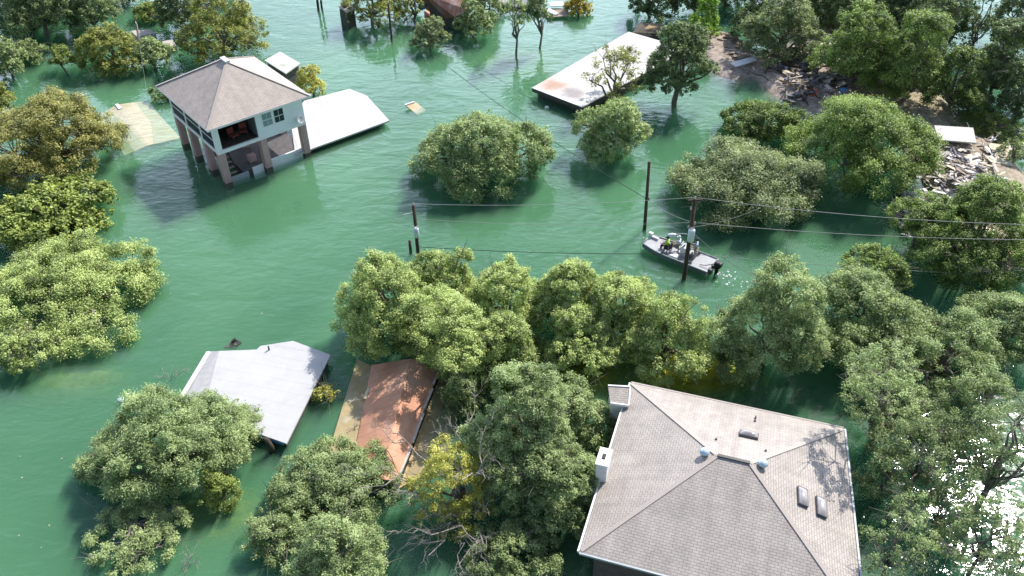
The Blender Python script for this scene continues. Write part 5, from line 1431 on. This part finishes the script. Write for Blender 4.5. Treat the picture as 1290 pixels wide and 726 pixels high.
# bare boughs
def bare_tree(label, base, tips, r0, m_='deadwood', name='dead_tree', cat='dead tree', seed=1, depth_=3, spread=.5):
    rg = np.random.default_rng(seed)
    root = thing(name, base, label, cat)
    def grow(mb, a, b, r, lev):
        pts = branch_pts(a, b, rg, 5, .07, .06)
        mb.tube(pts, [r, r * .8, r * .62, r * .45, r * .25], 5 if lev > 1 else 4, caps=False)
        if lev <= 0: return
        L_ = np.linalg.norm(np.array(b) - np.array(a))
        for k in range(rg.integers(3, 6)):
            i = rg.integers(1, 5); s_ = pts[i]
            dr = (np.array(b) - np.array(a)) / L_ + rg.normal(size=3) * spread
            dr[2] = dr[2] * .6 + .08
            grow(mb, s_, s_ + dr / np.linalg.norm(dr) * L_ * rg.uniform(.3, .6), r * .45, lev - 1)
    for t_ in tips:
        mb = MB(); grow(mb, tuple(base), tuple(t_), r0, depth_); mb.build('branch', m_, root)
    return root
bb = P(592, 648, -.8)
bare_tree('leafless grey tree sprawling in the water below the yellow leaved shrub', bb,
          [P(500, 600, 1.9), P(515, 655, 1.4), P(540, 700, 1.0), P(555, 535, 3.6), P(640, 555, 3.6), P(655, 605, 2.6), P(590, 520, 3.6), P(578, 712, .9), P(525, 628, 2.2), P(552, 672, 1.8), P(512, 556, 2.0), P(610, 690, 1.4), P(600, 600, 3.4)], .09, seed=5)
tree('yellow leaved shrub among grey bare boughs by the red roof', 'yellow', 572, 655, 552, 112, name='shrub', cat='shrub', n=9, cover=.85, leafcov=.65, tint=-.1, reach=.35)
tree('small dull yellow shrub right of the bare boughs', 'yellow', 622, 606, 556, 46, name='shrub', cat='shrub', n=5, cover=.6, leafcov=.5, tint=-.25, reach=.35)
bare_tree('white bare twigs poking from the water at lower left', P(232, 722, -.3), [P(245, 690, .4), P(236, 700, .5), P(248, 706, .3), P(228, 708, .35)], .035, 'deadwood', 'dead_branch', 'branch', 9, 2, .7)
bare_tree('whitish drowned twigs at the far left corner of the white cabin roof', P(214, 480, -.3), [P(205, 466, .25), P(222, 468, .3), P(240, 465, .25), P(196, 475, .15)], .03, 'deadwood', 'dead_branch', 'branch', 12, 2, .8)
bare_tree('pale twigs lying on the sunken porch roof left of the red roof', P(446, 540, .0), [P(452, 522, .15), P(436, 542, .12), P(455, 535, .12)], .025, 'deadwood', 'dead_branch', 'branch', 13, 2, .8)
tree('small yellow drowned shrub between the white cabin and the red roof', 'yellow', 413, 512, 484, 36, name='shrub', cat='shrub', n=5, cover=.4, leafcov=.3, tint=-.15)

for i, (u, v) in enumerate([(25, 575), (78, 578), (28, 602), (110, 622), (62, 662), (52, 690), (24, 675), (455, 190), (480, 165), (604, 108), (585, 120), (730, 95), (330, 395), (215, 370), (742, 205), (520, 205), (402, 600), (440, 505)]):
    c = P(u, v, .0); k = 6; a0 = i * 1.3; rr_ = .03 + .02 * ((i * 7) % 5) / 4
    m = MB(); m.slab([(c.x + rr_ * (1 + .4 * math.sin(a0 + j * 2)) * math.cos(6.283 * j / k), c.y + rr_ * math.sin(6.283 * j / k), .03) for j in range(k)], .06)
    tag(m.build('floating_fleck', 'rubble'), 'tiny white fleck floating on the open water', 'fleck', 'tiny flecks floating on the water')
